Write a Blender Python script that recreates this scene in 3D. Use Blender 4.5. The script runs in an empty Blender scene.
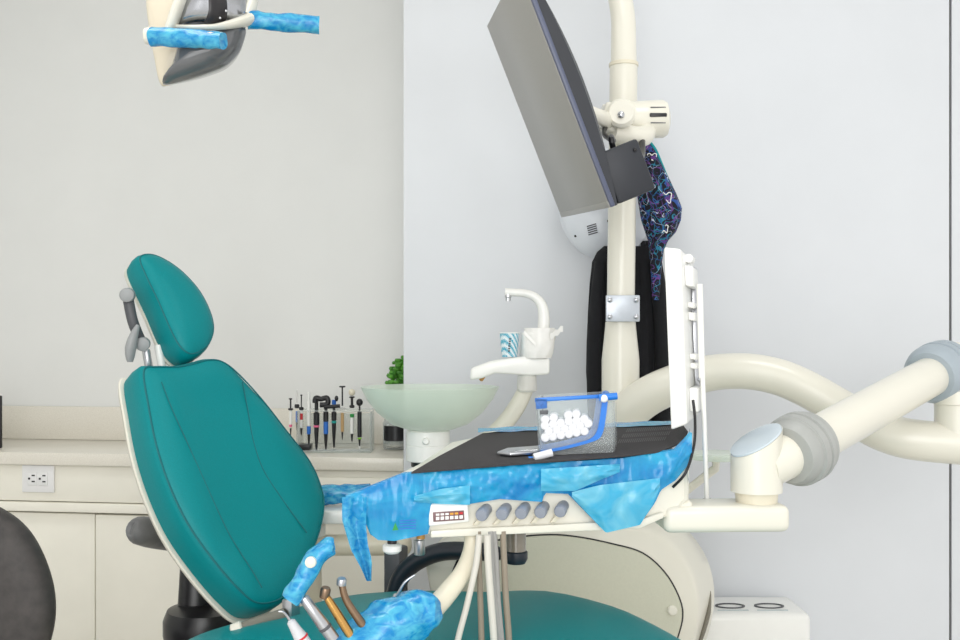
import bpy, bmesh, math, random
from mathutils import Vector as V, Matrix, noise
random.seed(4)
COL = bpy.context.scene.collection
F = 1000.0; HOR = 340.0; CH = 1.18
def at(px, py, y): return V(((px-480)*y/F, y, CH+(HOR-py)*y/F))
def on_plane(px, py, c, n):
    d = V(((px-480)/F, 1.0, (HOR-py)/F)); o = V((0, 0, CH))
    return o + d*(n.dot(c-o)/n.dot(d))
R = math.radians

# ------------------------------------------------------------ materials
def lin(c):
    return tuple(((x/255)/12.92 if x/255 <= .04045 else ((x/255+.055)/1.055)**2.4) for x in c)
def mat(name, rgb, rough=.5, metal=0, var=.06, scale=30, coat=0, bump=0, spec=.5, trans=0, alpha=1, rgb2=None, sheen=0):
    m = bpy.data.materials.new(name); m.use_nodes = True
    nt = m.node_tree; b = nt.nodes['Principled BSDF']
    c = lin(rgb)
    tc = nt.nodes.new('ShaderNodeTexCoord'); nz = nt.nodes.new('ShaderNodeTexNoise')
    nz.inputs['Scale'].default_value = scale; nz.inputs['Detail'].default_value = 4
    nt.links.new(tc.outputs['Object'], nz.inputs['Vector'])
    rp = nt.nodes.new('ShaderNodeValToRGB')
    c2 = lin(rgb2) if rgb2 else tuple(x*(1-var) for x in c)
    rp.color_ramp.elements[0].position = .3; rp.color_ramp.elements[1].position = .7
    rp.color_ramp.elements[0].color = (*c2, 1)
    rp.color_ramp.elements[1].color = (*(tuple(min(1, x*(1+var)) for x in c) if not rgb2 else c), 1)
    nt.links.new(nz.outputs['Fac'], rp.inputs['Fac']); nt.links.new(rp.outputs['Color'], b.inputs['Base Color'])
    b.inputs['Roughness'].default_value = rough; b.inputs['Metallic'].default_value = metal
    b.inputs['Specular IOR Level'].default_value = spec
    b.inputs['Coat Weight'].default_value = coat
    b.inputs['Transmission Weight'].default_value = trans
    b.inputs['Alpha'].default_value = alpha
    if sheen: b.inputs['Sheen Weight'].default_value = sheen
    if bump:
        bp = nt.nodes.new('ShaderNodeBump'); bp.inputs['Strength'].default_value = bump; bp.inputs['Distance'].default_value = .004
        nt.links.new(nz.outputs['Fac'], bp.inputs['Height']); nt.links.new(bp.outputs['Normal'], b.inputs['Normal'])
    return m
def film_mat(name, a, b_, clear=.3, scale=22):
    m = bpy.data.materials.new(name); m.use_nodes = True
    nt = m.node_tree; b = nt.nodes['Principled BSDF']; out = nt.nodes['Material Output']
    tc = nt.nodes.new('ShaderNodeTexCoord'); mp = nt.nodes.new('ShaderNodeMapping'); mp.inputs['Scale'].default_value = (1, 1, 1.6)
    nz = nt.nodes.new('ShaderNodeTexNoise'); nz.inputs['Scale'].default_value = scale; nz.inputs['Detail'].default_value = 3; nz.inputs['Distortion'].default_value = .8
    nt.links.new(tc.outputs['Object'], mp.inputs['Vector']); nt.links.new(mp.outputs['Vector'], nz.inputs['Vector'])
    rp = nt.nodes.new('ShaderNodeValToRGB'); rp.color_ramp.elements[0].position = .36; rp.color_ramp.elements[1].position = .68
    rp.color_ramp.elements[0].color = (*lin(a), 1); rp.color_ramp.elements[1].color = (*lin(b_), 1)
    nt.links.new(nz.outputs['Fac'], rp.inputs['Fac']); nt.links.new(rp.outputs['Color'], b.inputs['Base Color'])
    b.inputs['Roughness'].default_value = .22; b.inputs['Specular IOR Level'].default_value = .6
    bp = nt.nodes.new('ShaderNodeBump'); bp.inputs['Strength'].default_value = .4; bp.inputs['Distance'].default_value = .004
    nt.links.new(nz.outputs['Fac'], bp.inputs['Height']); nt.links.new(bp.outputs['Normal'], b.inputs['Normal'])
    tr = nt.nodes.new('ShaderNodeBsdfTransparent'); tr.inputs['Color'].default_value = (.35, .75, .95, 1)
    mx = nt.nodes.new('ShaderNodeMixShader'); mx.inputs['Fac'].default_value = clear
    nt.links.new(b.outputs[0], mx.inputs[1]); nt.links.new(tr.outputs[0], mx.inputs[2]); nt.links.new(mx.outputs[0], out.inputs['Surface'])
    return m
def clear_mat(name, tint, solid=.2, rough=.08, rgb=(235, 240, 240)):
    m = bpy.data.materials.new(name); m.use_nodes = True
    nt = m.node_tree; b = nt.nodes['Principled BSDF']; out = nt.nodes['Material Output']
    b.inputs['Base Color'].default_value = (*lin(rgb), 1); b.inputs['Roughness'].default_value = rough
    tr = nt.nodes.new('ShaderNodeBsdfTransparent'); tr.inputs['Color'].default_value = (*tint, 1)
    fr = nt.nodes.new('ShaderNodeLayerWeight'); fr.inputs['Blend'].default_value = .25
    ad = nt.nodes.new('ShaderNodeMath'); ad.operation = 'MULTIPLY_ADD'; ad.inputs[1].default_value = .5; ad.inputs[2].default_value = solid; ad.use_clamp = True
    nt.links.new(fr.outputs['Facing'], ad.inputs[0])
    mx = nt.nodes.new('ShaderNodeMixShader')
    nt.links.new(ad.outputs[0], mx.inputs['Fac']); nt.links.new(tr.outputs[0], mx.inputs[1]); nt.links.new(b.outputs[0], mx.inputs[2])
    nt.links.new(mx.outputs[0], out.inputs['Surface'])
    return m
def cap_mat():
    m = bpy.data.materials.new('printed_cap_cloth'); m.use_nodes = True
    nt = m.node_tree; b = nt.nodes['Principled BSDF']; L = nt.links.new
    tc = nt.nodes.new('ShaderNodeTexCoord')
    def N(t, **k):
        n = nt.nodes.new(t)
        for a, v in k.items(): setattr(n, a, v)
        return n
    def line(scale, off, width):
        mp = N('ShaderNodeMapping'); mp.inputs['Location'].default_value = (off, off, off)
        L(tc.outputs['Object'], mp.inputs['Vector'])
        nz = N('ShaderNodeTexNoise'); nz.inputs['Scale'].default_value = scale; nz.inputs['Detail'].default_value = 0; nz.inputs['Distortion'].default_value = .8
        L(mp.outputs['Vector'], nz.inputs['Vector'])
        s = N('ShaderNodeMath', operation='SUBTRACT'); s.inputs[1].default_value = .5; L(nz.outputs['Fac'], s.inputs[0])
        a = N('ShaderNodeMath', operation='ABSOLUTE'); L(s.outputs[0], a.inputs[0])
        c = N('ShaderNodeMath', operation='LESS_THAN'); c.inputs[1].default_value = width; L(a.outputs[0], c.inputs[0])
        return c
    prev = None
    base = (*lin((14, 16, 30)), 1)
    for sc, off, w, col in ((38, 0, .028, (34, 118, 146)), (34, 3, .022, (98, 56, 128)), (36, 7, .020, (44, 80, 150)), (24, 11, .006, (190, 200, 220))):
        mk = line(sc, off, w); mx = N('ShaderNodeMix', data_type='RGBA')
        if prev is None: mx.inputs[6].default_value = base
        else: L(prev.outputs[2], mx.inputs[6])
        mx.inputs[7].default_value = (*lin(col), 1); L(mk.outputs[0], mx.inputs[0]); prev = mx
    L(prev.outputs[2], b.inputs['Base Color']); b.inputs['Roughness'].default_value = .85
    return m
def stripe_mat():
    m = bpy.data.materials.new('zebra_cup_paper'); m.use_nodes = True
    nt = m.node_tree; b = nt.nodes['Principled BSDF']; L = nt.links.new
    tc = nt.nodes.new('ShaderNodeTexCoord'); w = nt.nodes.new('ShaderNodeTexWave'); w.inputs['Scale'].default_value = 38
    w.bands_direction = 'DIAGONAL'; w.inputs['Distortion'].default_value = 5; w.inputs['Detail Scale'].default_value = 25
    L(tc.outputs['Object'], w.inputs['Vector']); rp = nt.nodes.new('ShaderNodeValToRGB'); rp.color_ramp.interpolation = 'CONSTANT'
    rp.color_ramp.elements[0].color = (*lin((240, 246, 248)), 1); rp.color_ramp.elements[1].position = .5; rp.color_ramp.elements[1].color = (*lin((60, 172, 200)), 1)
    L(w.outputs['Fac'], rp.inputs['Fac']); L(rp.outputs['Color'], b.inputs['Base Color']); b.inputs['Roughness'].default_value = .5
    return m
def emit_mat(name, rgb, s):
    m = bpy.data.materials.new(name); m.use_nodes = True
    b = m.node_tree.nodes['Principled BSDF']; b.inputs['Emission Color'].default_value = (*rgb, 1); b.inputs['Emission Strength'].default_value = s
    return m
M = dict(
    wall=mat('wall_paint', (229, 230, 228), .75, var=.012, scale=6),
    wallr=mat('partition_paint', (217, 220, 224), .7, var=.012, scale=6),
    floor=mat('vinyl_floor', (205, 203, 197), .35, var=.08, scale=14),
    ceil=mat('ceiling_paint', (245, 245, 243), .8, var=.01),
    seam=mat('dark_gap', (84, 82, 80), .8),
    top=mat('speckled_worktop', (236, 232, 221), .3, scale=420, rgb2=(222, 217, 205), coat=.15),
    cab=mat('cabinet_laminate', (241, 238, 226), .5, var=.02, scale=9),
    cab2=mat('cabinet_door_laminate', (246, 243, 231), .45, var=.02, scale=9),
    teal=mat('teal_vinyl', (0, 132, 137), .42, var=.07, scale=420, bump=.12, spec=.22),
    teal_d=mat('teal_seam', (0, 104, 110), .6),
    cream=mat('cream_plastic', (229, 226, 213), .28, var=.015, scale=8, coat=.25),
    cream2=mat('warm_cream_plastic', (226, 219, 198), .35, var=.02, scale=8),
    white=mat('white_plastic', (242, 242, 238), .3, var=.01, coat=.2),
    grey=mat('grey_plastic', (150, 153, 154), .4, var=.04),
    ring=mat('blue_grey_rubber', (163, 174, 182), .42, var=.03),
    ring2=mat('grey_rubber', (166, 168, 165), .42, var=.03),
    capg=mat('pale_blue_cap', (198, 210, 218), .25, var=.02, coat=.4),
    dgrey=mat('dark_grey_plastic', (82, 84, 88), .45, var=.06),
    black=mat('black_plastic', (26, 26, 29), .32, var=.1),
    navy=mat('black_navy_rubber', (30, 36, 46), .35, var=.08),
    mon=mat('monitor_back_plastic', (38, 41, 48), .5, var=.06),
    bez=mat('monitor_bezel_plastic', (84, 90, 112), .35, var=.03),
    screen=mat('screen_off_grey', (150, 148, 143), .32, var=.02, scale=300, spec=.4),
    chrome=mat('chrome', (205, 207, 210), .12, metal=1, var=.02),
    steel=mat('brushed_steel', (190, 192, 196), .28, metal=1, var=.04),
    gold=mat('gold_metal', (205, 160, 95), .25, metal=1, var=.05),
    bronze=mat('bronze_metal', (140, 118, 98), .35, metal=1, var=.08),
    lens=mat('smoked_lens', (98, 100, 103), .1, var=.05, coat=.6, spec=.6),
    refl=mat('chrome_reflector', (176, 178, 182), .18, metal=1, var=.06, scale=14),
    strip=mat('black_strip', (36, 34, 36), .3),
    mat_=mat('black_tray_mat', (56, 54, 55), .85, var=.12, scale=260, bump=.3),
    fabric=mat('charcoal_leather', (68, 64, 62), .6, scale=40, rgb2=(52, 49, 48), bump=.25),
    cloth=mat('black_cloth', (22, 23, 27), .95, var=.15, scale=60, bump=.3),
    tealtrim=mat('teal_trim_cloth', (20, 150, 155), .8),
    glass=clear_mat('frosted_green_glass', (.92, .96, .92), .34, .3, (236, 244, 235)),
    acry=clear_mat('clear_acrylic', (.95, .97, .97), .14),
    jar=clear_mat('clear_jar_glass', (.93, .95, .95), .14),
    haze=clear_mat('thin_clear_sleeve', (.97, .97, .97), .45, .3, (240, 240, 238)),
    cotton=mat('cotton', (226, 228, 232), .95, var=.02, scale=90, bump=.2),
    bluep=mat('blue_plastic', (30, 120, 215), .3, var=.04),
    film=film_mat('blue_barrier_film', (0, 128, 196), (46, 178, 222), .12, 11),
    film2=film_mat('pale_blue_barrier_film', (64, 180, 220), (136, 212, 230), .18, 14),
    film3=film_mat('wrinkled_blue_film', (0, 134, 200), (84, 188, 220), .08, 50),
    leaf=mat('leaf_green', (92, 160, 52), .5, scale=80, rgb2=(44, 110, 28)),
    red=mat('red_band', (200, 40, 50), .4), pink=mat('pink_band', (235, 110, 150), .4), blue=mat('blue_band', (40, 110, 200), .4),
    tealb=mat('teal_band', (40, 170, 160), .4), green=mat('green_band', (40, 150, 70), .4), lime=mat('lime_band', (130, 200, 40), .4),
    tan=mat('tan_body', (196, 160, 110), .4), stain=mat('amber_plastic', (190, 140, 70), .4), orange=mat('orange_mark', (225, 160, 60), .4),
    cap=cap_mat(), zebra=stripe_mat(), tube=mat('pale_hose', (210, 206, 196), .4, var=.03), tube2=mat('grey_hose', (165, 163, 160), .4, var=.03), tube3=mat('taupe_hose', (150, 138, 122), .4, var=.03),
    slot=mat('warm_grey_slot', (128, 124, 112), .7), outl=mat('outlet_white', (236, 236, 236), .35, var=.01), stone=mat('pebbles', (190, 186, 176), .8, var=.2, scale=160),  # slot: plain warm grey of the cabinet's side slot
    lamp=emit_mat('panel_light', (1, .98, .95), 3.0),
)

# ------------------------------------------------------------ mesh helpers
def cr(pts, n=8, closed=False):
    out = []; k = len(pts); P = [V(p) for p in pts]
    rng = k if closed else k-1
    for i in range(rng):
        if closed: a, b, c, d = P[(i-1) % k], P[i], P[(i+1) % k], P[(i+2) % k]
        else: a, b, c, d = P[max(i-1, 0)], P[i], P[i+1], P[min(i+2, k-1)]
        for j in range(n):
            t = j/n
            out.append(.5*((2*b)+(c-a)*t+(2*a-5*b+4*c-d)*t*t+(3*b-a-3*c+d)*t**3))
    if not closed: out.append(P[-1])
    return out
def frame(ax):
    ax = V(ax).normalized(); r = V((0, 0, 1)) if abs(ax.z) < .9 else V((1, 0, 0))
    a = ax.cross(r).normalized(); return a, ax.cross(a).normalized(), ax
class MB:
    def __init__(s): s.bm = bmesh.new()
    def ringv(s, pts): return [s.bm.verts.new(p) for p in pts]
    def loft(s, rings, cap0=True, cap1=True, closed=True):
        R_ = [s.ringv(r) for r in rings]; n = len(R_[0])
        for a, b in zip(R_, R_[1:]):
            for i in range(n if closed else n-1):
                j = (i+1) % n
                try: s.bm.faces.new((a[i], a[j], b[j], b[i]))
                except ValueError: pass
        for f, r in ((cap0, R_[0]), (cap1, R_[-1])):
            if f:
                c = s.bm.verts.new(sum((v.co for v in r), V())/n)
                for i in range(n): s.bm.faces.new((r[i], r[(i+1) % n], c))
        return s
    def tube(s, pts, rad, seg=16, caps=True, flat=1.0):
        pts = [V(p) for p in pts]; n = len(pts)
        rad = rad if isinstance(rad, (list, tuple)) else [rad]*n
        if len(rad) != n: rad = [rad[min(int(q), len(rad)-2)]*(1-(q-min(int(q), len(rad)-2)))+rad[min(int(q), len(rad)-2)+1]*(q-min(int(q), len(rad)-2)) for q in [i*(len(rad)-1)/(n-1) for i in range(n)]]
        t = (pts[1]-pts[0]).normalized(); a, b, _ = frame(t); rings = []
        for i in range(n):
            t2 = (pts[min(i+1, n-1)]-pts[max(i-1, 0)]).normalized()
            q = t.rotation_difference(t2); a = q @ a; b = q @ b; t = t2
            rings.append([pts[i]+(a*math.cos(k*2*math.pi/seg)+b*flat*math.sin(k*2*math.pi/seg))*rad[i] for k in range(seg)])
        return s.loft(rings, caps, caps)
    def lathe(s, prof, o, ax=(0, 0, 1), seg=32, caps=True):
        a, b, c = frame(ax); o = V(o)
        return s.loft([[o+c*h+(a*math.cos(k*2*math.pi/seg)+b*math.sin(k*2*math.pi/seg))*max(r, 1e-4) for k in range(seg)] for r, h in prof], caps, caps)
    def box(s, c, size, rot=None, bev=.0, seg=2):
        t = bmesh.new(); bmesh.ops.create_cube(t, size=1)
        for v in t.verts: v.co = V((v.co.x*size[0], v.co.y*size[1], v.co.z*size[2]))
        if bev: bmesh.ops.bevel(t, geom=t.edges[:], offset=bev, segments=seg, affect='EDGES', profile=.5)
        for v in t.verts: v.co = (rot @ v.co if rot else v.co)+V(c)
        return s.merge(t)
    def merge(s, t):
        me = bpy.data.meshes.new('tmp'); t.to_mesh(me); t.free(); s.bm.from_mesh(me); bpy.data.meshes.remove(me); return s
    def prism(s, poly, ext, bev=0, seg=2):
        t = bmesh.new(); ext = V(ext); a = [t.verts.new(p) for p in poly]; b = [t.verts.new(V(p)+ext) for p in poly]; n = len(a)
        t.faces.new(a[::-1]); t.faces.new(b)
        for i in range(n): t.faces.new((a[i], a[(i+1) % n], b[(i+1) % n], b[i]))
        bmesh.ops.recalc_face_normals(t, faces=t.faces[:])
        if bev: bmesh.ops.bevel(t, geom=[e for e in t.edges if e.calc_face_angle(0) > .5], offset=bev, segments=seg, affect='EDGES', profile=.5)
        return s.merge(t)
    def ball(s, c, r, seg=20, sub=None):
        r = r if isinstance(r, (tuple, list)) else (r, r, r); c = V(c); k = seg//2
        rings = [[c+V((r[0]*math.sin(math.pi*i/k)*math.cos(2*math.pi*j/seg), r[1]*math.sin(math.pi*i/k)*math.sin(2*math.pi*j/seg), r[2]*math.cos(math.pi*i/k))) for j in range(seg)] for i in range(1, k)]
        return s.loft(rings)
    def grid(s, rows):
        Rr = [s.ringv(r) for r in rows]
        for a, b in zip(Rr, Rr[1:]):
            for i in range(len(a)-1): s.bm.faces.new((a[i], a[i+1], b[i+1], b[i]))
        return s
    def rings(s, outl, steps, nrm, fn=None, cap0=True, cap1=True):
        c = sum(outl, V())/len(outl); rr = []
        for sc, h in steps:
            rr.append([c+(p-c)*sc+nrm*(h+(fn(c+(p-c)*sc) if fn and h > -.012 else 0)) for p in outl])
        return s.loft(rr, cap0, cap1)
    def build(s, name, m, parent=None, ang=38, solid=0):
        bmesh.ops.recalc_face_normals(s.bm, faces=s.bm.faces[:])
        if solid:
            g = s.bm.faces[:]; bmesh.ops.solidify(s.bm, geom=g, thickness=solid)
        for f in s.bm.faces: f.smooth = True
        for e in s.bm.edges:
            if len(e.link_faces) == 2 and e.calc_face_angle(0) > R(ang): e.smooth = False
        cos = [v.co for v in s.bm.verts]
        if parent is not None: o_ = V(parent.matrix_world.translation) if parent.type == 'EMPTY' and parent.parent is None else V(parent['_o'])
        else:
            mn = [min(c[i] for c in cos) for i in range(3)]; mx = [max(c[i] for c in cos) for i in range(3)]
            o_ = V(((mn[0]+mx[0])/2, (mn[1]+mx[1])/2, mn[2]))
        for v in s.bm.verts: v.co -= o_
        me = bpy.data.meshes.new(name); s.bm.to_mesh(me); s.bm.free(); me.materials.append(m)
        o = bpy.data.objects.new(name, me); COL.objects.link(o)
        if parent is None: o.location = o_
        else: o.parent = parent
        o['_o'] = tuple(o_)
        return o
def thing(name, loc, label, cat, group=None):
    o = bpy.data.objects.new(name, None); COL.objects.link(o); o.empty_display_size = .05
    o.location = loc; o.matrix_world = Matrix.Translation(V(loc)); return tag(o, label, cat, group)
def tag(o, label, cat, group=None):
    o['label'] = label; o['category'] = cat
    if group: o['group'] = group
    return o
def struct(o): o['kind'] = 'structure'; return o
def dup(o, loc=None, parent=None, rot=None, label=None, group=None):
    c = o.copy(); COL.objects.link(c)
    if parent: c.parent = parent
    if loc is not None: c.location = loc
    if rot is not None: c.rotation_euler = rot
    if label: c['label'] = label
    if group: c['group'] = group
    for ch in list(o.children): dup(ch, parent=c)
    return c
def wob(p, s, a, off=0): return (noise.noise(p*s+V((off, off*2, 3))))*a

# ------------------------------------------------------------ room
TH = R(7.5); RX = V((math.cos(TH), -math.sin(TH), 0)); DX = V((math.sin(TH), math.cos(TH), 0)); O0 = V((-.224, 2.987, 0))
RROT = Matrix.Rotation(-TH, 3, 'Z')
def rm(r, d, z): return O0+RX*r+DX*d+V((0, 0, z))
def rbox(mb, r0, r1, d0, d1, z0, z1, bev=0): return mb.box(rm((r0+r1)/2, (d0+d1)/2, (z0+z1)/2), (r1-r0, d1-d0, z1-z0), RROT, bev)
WB = .40; PF = -.02
struct(rbox(MB(), -1.75, 2.9, -3.6, 2.0, -.06, 0).build('floor', M['floor']))
struct(rbox(MB(), -1.75, .06, WB, WB+.1, 0, 2.7).build('wall_back', M['wall']))
def wall_r(px):
    d = V(((px-480)/F, 1, 0)); c = rm(0, PF, 0); return (d*(c.dot(DX)/d.dot(DX))-O0).dot(RX)
SR = wall_r(950.5)
struct(rbox(MB(), 0, SR-.0035, PF, WB, 0, 2.7).build('wall_right', M['wallr']))
struct(rbox(MB(), SR+.0035, 2.9, PF, WB, 0, 2.7).build('door_1', M['wallr']))
struct(rbox(MB(), SR-.0035, SR+.0035, PF+.012, WB, 0, 2.7).build('trim_1', M['seam']))
struct(rbox(MB(), -1.85, -1.75, -2.0, WB+.1, 0, 2.7).build('wall_left', M['wall']))
struct(rbox(MB(), -1.85, 2.9, -3.6, WB+.1, 2.7, 2.76).build('ceiling', M['ceil']))

# counter --------------------------------------------------------
o = thing('worktop', rm(-.9, .19, .788), 'long beige speckled worktop with an upstand running along the back wall', 'worktop')
rbox(MB(), -1.74, -.002, -.01, WB-.001, .788, .828, .004).build('slab', M['top'], o)
rbox(MB(), -1.74, -.002, WB-.022, WB-.001, .828, .945, .003).build('upstand', M['top'], o)
o = thing('base_cabinet', rm(-.9, .2, 0), 'cream laminate base cabinet under the worktop with rail and plain doors', 'cabinet')
rbox(MB(), -1.74, -.004, .06, WB-.002, 0, .785).build('carcass', M['cab'], o)
rbox(MB(), -1.74, -.004, .014, .06, .672, .786, .003).build('apron', M['cab'], o)
rbox(MB(), -1.74, -.004, .006, .06, .640, .669, .003).build('rail', M['cab2'], o)
for (a, b) in ((-1.735, -1.002), (-.994, -.50), (-.494, -.01)):
    dd = rbox(MB(), a, b, .022 if a > -1.5 else .032, .058, .09, .632, .003).build('door', M['cab2'], o)
rbox(MB(), -.36, -.03, .004, .014, .70, .765, .002).build('drawer_front', M['cab2'], o)
# outlet
ot = thing('power_outlet', rm(-1.285, .013, .71), 'white double power outlet plate on the cabinet rail under the worktop', 'outlet')
pc = V(rm(-1.285, 0, 0)); q0 = at(20.5, 466, 3.13)
rc = (q0-O0).dot(RX)-.010
rbox(MB(), rc, rc+.108, .006, .014, .700, .786, .003).build('plate', M['outl'], ot)
for k in (0, 1):
    b = rbox(MB(), rc+.020+k*.036, rc+.052+k*.036, .003, .008, .722, .764, .003).build('socket', M['outl'], ot)
    x = rc+.024+k*.036
    rbox(MB(), x, x+.006, .0015, .004, .741, .747).build('earth_hole', M['black'], b)
    for dz in (.733, .752): rbox(MB(), x+.012, x+.022, .0015, .004, dz, dz+.004).build('slot', M['black'], b)
# photo frame at the left edge
fc = at(-14, 410, 3.25)
o = thing('tablet', fc, 'black edged tablet with a colourful screen leaning at the left end of the worktop', 'tablet')
rr = Matrix.Rotation(-TH, 3, 'Z')
zb = .829; zt = 1.0
MB().box((fc.x, 3.25, (zb+zt)/2), (.110, .012, zt-zb), rr, .004).build('case', M['black'], o)
MB().box((fc.x, 3.243, (zb+zt)/2+.06), (.094, .004, .05), rr).build('screen', M['pink'], o)
MB().box((fc.x, 3.243, (zb+zt)/2-.015), (.094, .004, .09), rr).build('screen', mat('green_picture', (170, 205, 150), .4, var=.3, scale=40), o)

# ------------------------------------------------------------ syringes on the worktop
YS = 3.16; ZC = .8285
def sx(px): return (px-480)*YS/F
def sz(py): return CH+(HOR-py)*YS/F
org = thing('syringe_stand', (sx(336), YS, ZC), 'clear acrylic stand holding the row of syringes on the worktop', 'stand')
MB().box((sx(336), YS, ZC+.004), (.232, .11, .006), None, .001).build('base', M['acry'], org)
for px in (300, 372): MB().box((sx(px), YS, ZC+.068), (.004, .10, .12), None, .001).build('side_plate', M['acry'], org)
for dy in (-.042, .042): MB().box((sx(336), YS+dy, sz(410)), (.225, .022, .004), None, .001).build('holding_rail', M['acry'], org)
MB().box((sx(336), YS+.057, ZC+.062), (.228, .004, .108), None, .001).build('back_plate', M['acry'], org)
MB().box((sx(303), YS-.02, ZC+.0165), (.060, .05, .017), None, .003).build('foot_block', M['black'], org)
SP = [
 ('slim white syringe with pink label and black plunger, first in the stand', 291, [('plunger', 'black', 398, 399.5, 1.8), ('plunger', 'black', 399.5, 408, .8), ('finger_flange', 'black', 408, 410, 2.6), ('barrel', 'white', 410, 427, 1.4), ('band', 'pink', 424, 427, 1.6), ('tip', 'black', 428, 436, .9)]),
 ('slim blue syringe with clear plunger, second in the stand', 297.5, [('plunger', 'haze', 390, 403, .8), ('finger_flange', 'black', 404, 408, 2.4), ('barrel', 'blue', 411, 422, 1.3), ('tip', 'black', 422, 431, 1.1)]),
 ('slim white syringe with red stripe and black T plunger, third in the stand', 301.5, [('plunger', 'black', 394.5, 395.7, 1.2), ('plunger', 'black', 395.7, 409, .6), ('finger_flange', 'black', 407, 410, 2.4), ('barrel', 'white', 411, 428, 1.4), ('band', 'red', 413, 420, 1.5), ('tip', 'black', 428, 435, 1.2)]),
 ('tall white plastic syringe with blue lower band', 309.3, [('plunger', 'white', 392, 401, 1.4), ('barrel', 'white', 401, 426, 2.0), ('band', 'blue', 426, 434, 2.0), ('tip', 'black', 434, 446, 1.5)]),
 ('black dispenser with a wide curled black head and pink band', 317, [('plunger', 'black', 397, 412, 1.9), ('barrel', 'black', 412, 425, 3.0), ('band', 'pink', 425, 427, 3.1), ('tip', 'black', 427, 449.5, 2.4)]),
 ('black dispenser with blue and white label left of the teal banded one', 326, [('plunger', 'black', 404, 411, 1.6), ('barrel', 'black', 411, 422, 2.6), ('band', 'blue', 421, 434, 2.4), ('tip', 'black', 434, 449.5, 2.0)]),
 ('black dispenser with blue knob and teal band', 333.5, [('knob', 'blue', 400, 405, 2.2), ('plunger', 'black', 405, 412, 1.4), ('barrel', 'black', 412, 421, 2.6), ('band', 'tealb', 421, 423.5, 2.7), ('tip', 'black', 423.5, 448, 2.2)]),
 ('gold bodied syringe with a tall black T shaped plunger', 342, [('plunger', 'black', 386, 387.5, 3.2), ('plunger', 'black', 387.5, 406, .8), ('finger_flange', 'haze', 407, 409, 3.0), ('barrel', 'tan', 413, 432, 1.7), ('tip', 'black', 432, 440, 1.0)]),
 ('white syringe with green band and round cream thumb pad', 351.7, [('thumb_pad', 'cream2', 389, 396, 3.4), ('finger_flange', 'black', 396.5, 398, 2.8), ('plunger', 'black', 398, 405, 1.3), ('finger_flange', 'black', 405, 408, 2.6), ('band', 'green', 414, 417.5, 2.2), ('barrel', 'white', 417.5, 434, 1.9), ('tip', 'black', 434, 442, 1.3)]),
 ('black pen syringe with round black top and lime line, last in the stand', 359.8, [('thumb_pad', 'black', 398.5, 406, 3.4), ('plunger', 'black', 406, 411, .9), ('barrel', 'black', 411, 437, 2.2), ('band', 'lime', 437.5, 439, 2.1), ('tip', 'black', 439, 446, 1.2), ('nozzle', 'white', 446, 448.5, .9)]),
]
for lab, px, parts in SP:
    yy = YS+random.uniform(-.012, .012)-.0
    t = thing('syringe', (sx(px), yy, sz(parts[-1][3])), lab, 'syringe', 'syringes in the acrylic stand')
    for nm, mt, a, b, r in parts:
        rr_ = r*YS/F
        h = (b-a)*YS/F; bevel = min(rr_*.3, h*.3)
        if nm == 'tip': pr = [(rr_*.35, 0), (rr_*.5, h*.15), (rr_*.9, h*.7), (rr_, h)]
        elif nm == 'thumb_pad': pr = [(rr_*math.sin(math.pi*i/8), h*(1-math.cos(math.pi*i/8))/2) for i in range(9)]
        else: pr = [(rr_-bevel, 0), (rr_, bevel), (rr_, h-bevel), (rr_-bevel, h)]
        MB().lathe(pr, (sx(px), yy, sz(b)), seg=14).build(nm, M[mt], t)
    if 'curled' in lab:
        MB().tube(cr([at(315, 403, YS-.02), at(316, 398, YS-.02), at(321, 399, YS-.02), at(327, 398, YS-.02), at(327.5, 404, YS-.02), at(320, 405, YS-.02)], 6), .0085, 10).build('head', M['black'], t)
    if 'blue knob' in lab:
        MB().tube(cr([at(324, 407, YS-.025), at(333, 406.5, YS-.025), at(340, 406, YS-.025)], 4), .006, 8).build('cross_bar', M['black'], t)
        MB().ball(at(336.5, 398.5, YS-.012), (.006, .006, .010), 12).build('head', M['black'], t)

# potted plant in jar
jc = at(396, 450, 3.22); jc.z = ZC
o = thing('potted_plant', jc, 'small leafy green plant in a clear jar with a black label behind the glass bowl', 'plant')
jr = MB().lathe([(.030, 0), (.041, .003), (.043, .02), (.043, .085), (.036, .10), (.036, .112), (.0335, .112), (.0335, .1), (.040, .083), (.040, .02), (.03, .006)], jc, seg=28).build('jar', M['jar'], o)
seg = []
for z in (.03, .078): seg.append([jc+V((.0442*math.sin(a), -.0442*math.cos(a), z)) for a in [R(-55+11*i) for i in range(11)]])
MB().grid(seg).build('label', M['black'], jr)
MB().lathe([(.03, .006), (.039, .012), (.039, .028), (.02, .034)], jc, seg=20).build('pebbles', M['stone'], o)
MB().lathe([(.037, .1125), (.038, .118), (.03, .122)], jc, seg=20).build('collar', M['black'], o)
st = MB(); lf = MB()
for k in range(9):
    a = random.uniform(0, 6.28); rr = random.uniform(.005, .024)
    e = jc+V((rr*math.cos(a)+.012, rr*math.sin(a)*.8, random.uniform(.2, .30)))
    st.tube(cr([jc+V((0, 0, .03)), jc+V((rr*.2*math.cos(a), 0, .13)), e], 4), .0016, 6)
    for j in range(22):
        p = e+V((random.gauss(.002, .015), random.gauss(0, .014), random.uniform(-.085, .012)))
        lf.ball(p, (random.uniform(.009, .013), random.uniform(.008, .012), random.uniform(.007, .010)), 8)
st.build('stem', M['leaf'], o); lf.build('foliage', M['leaf'], o)

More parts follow.
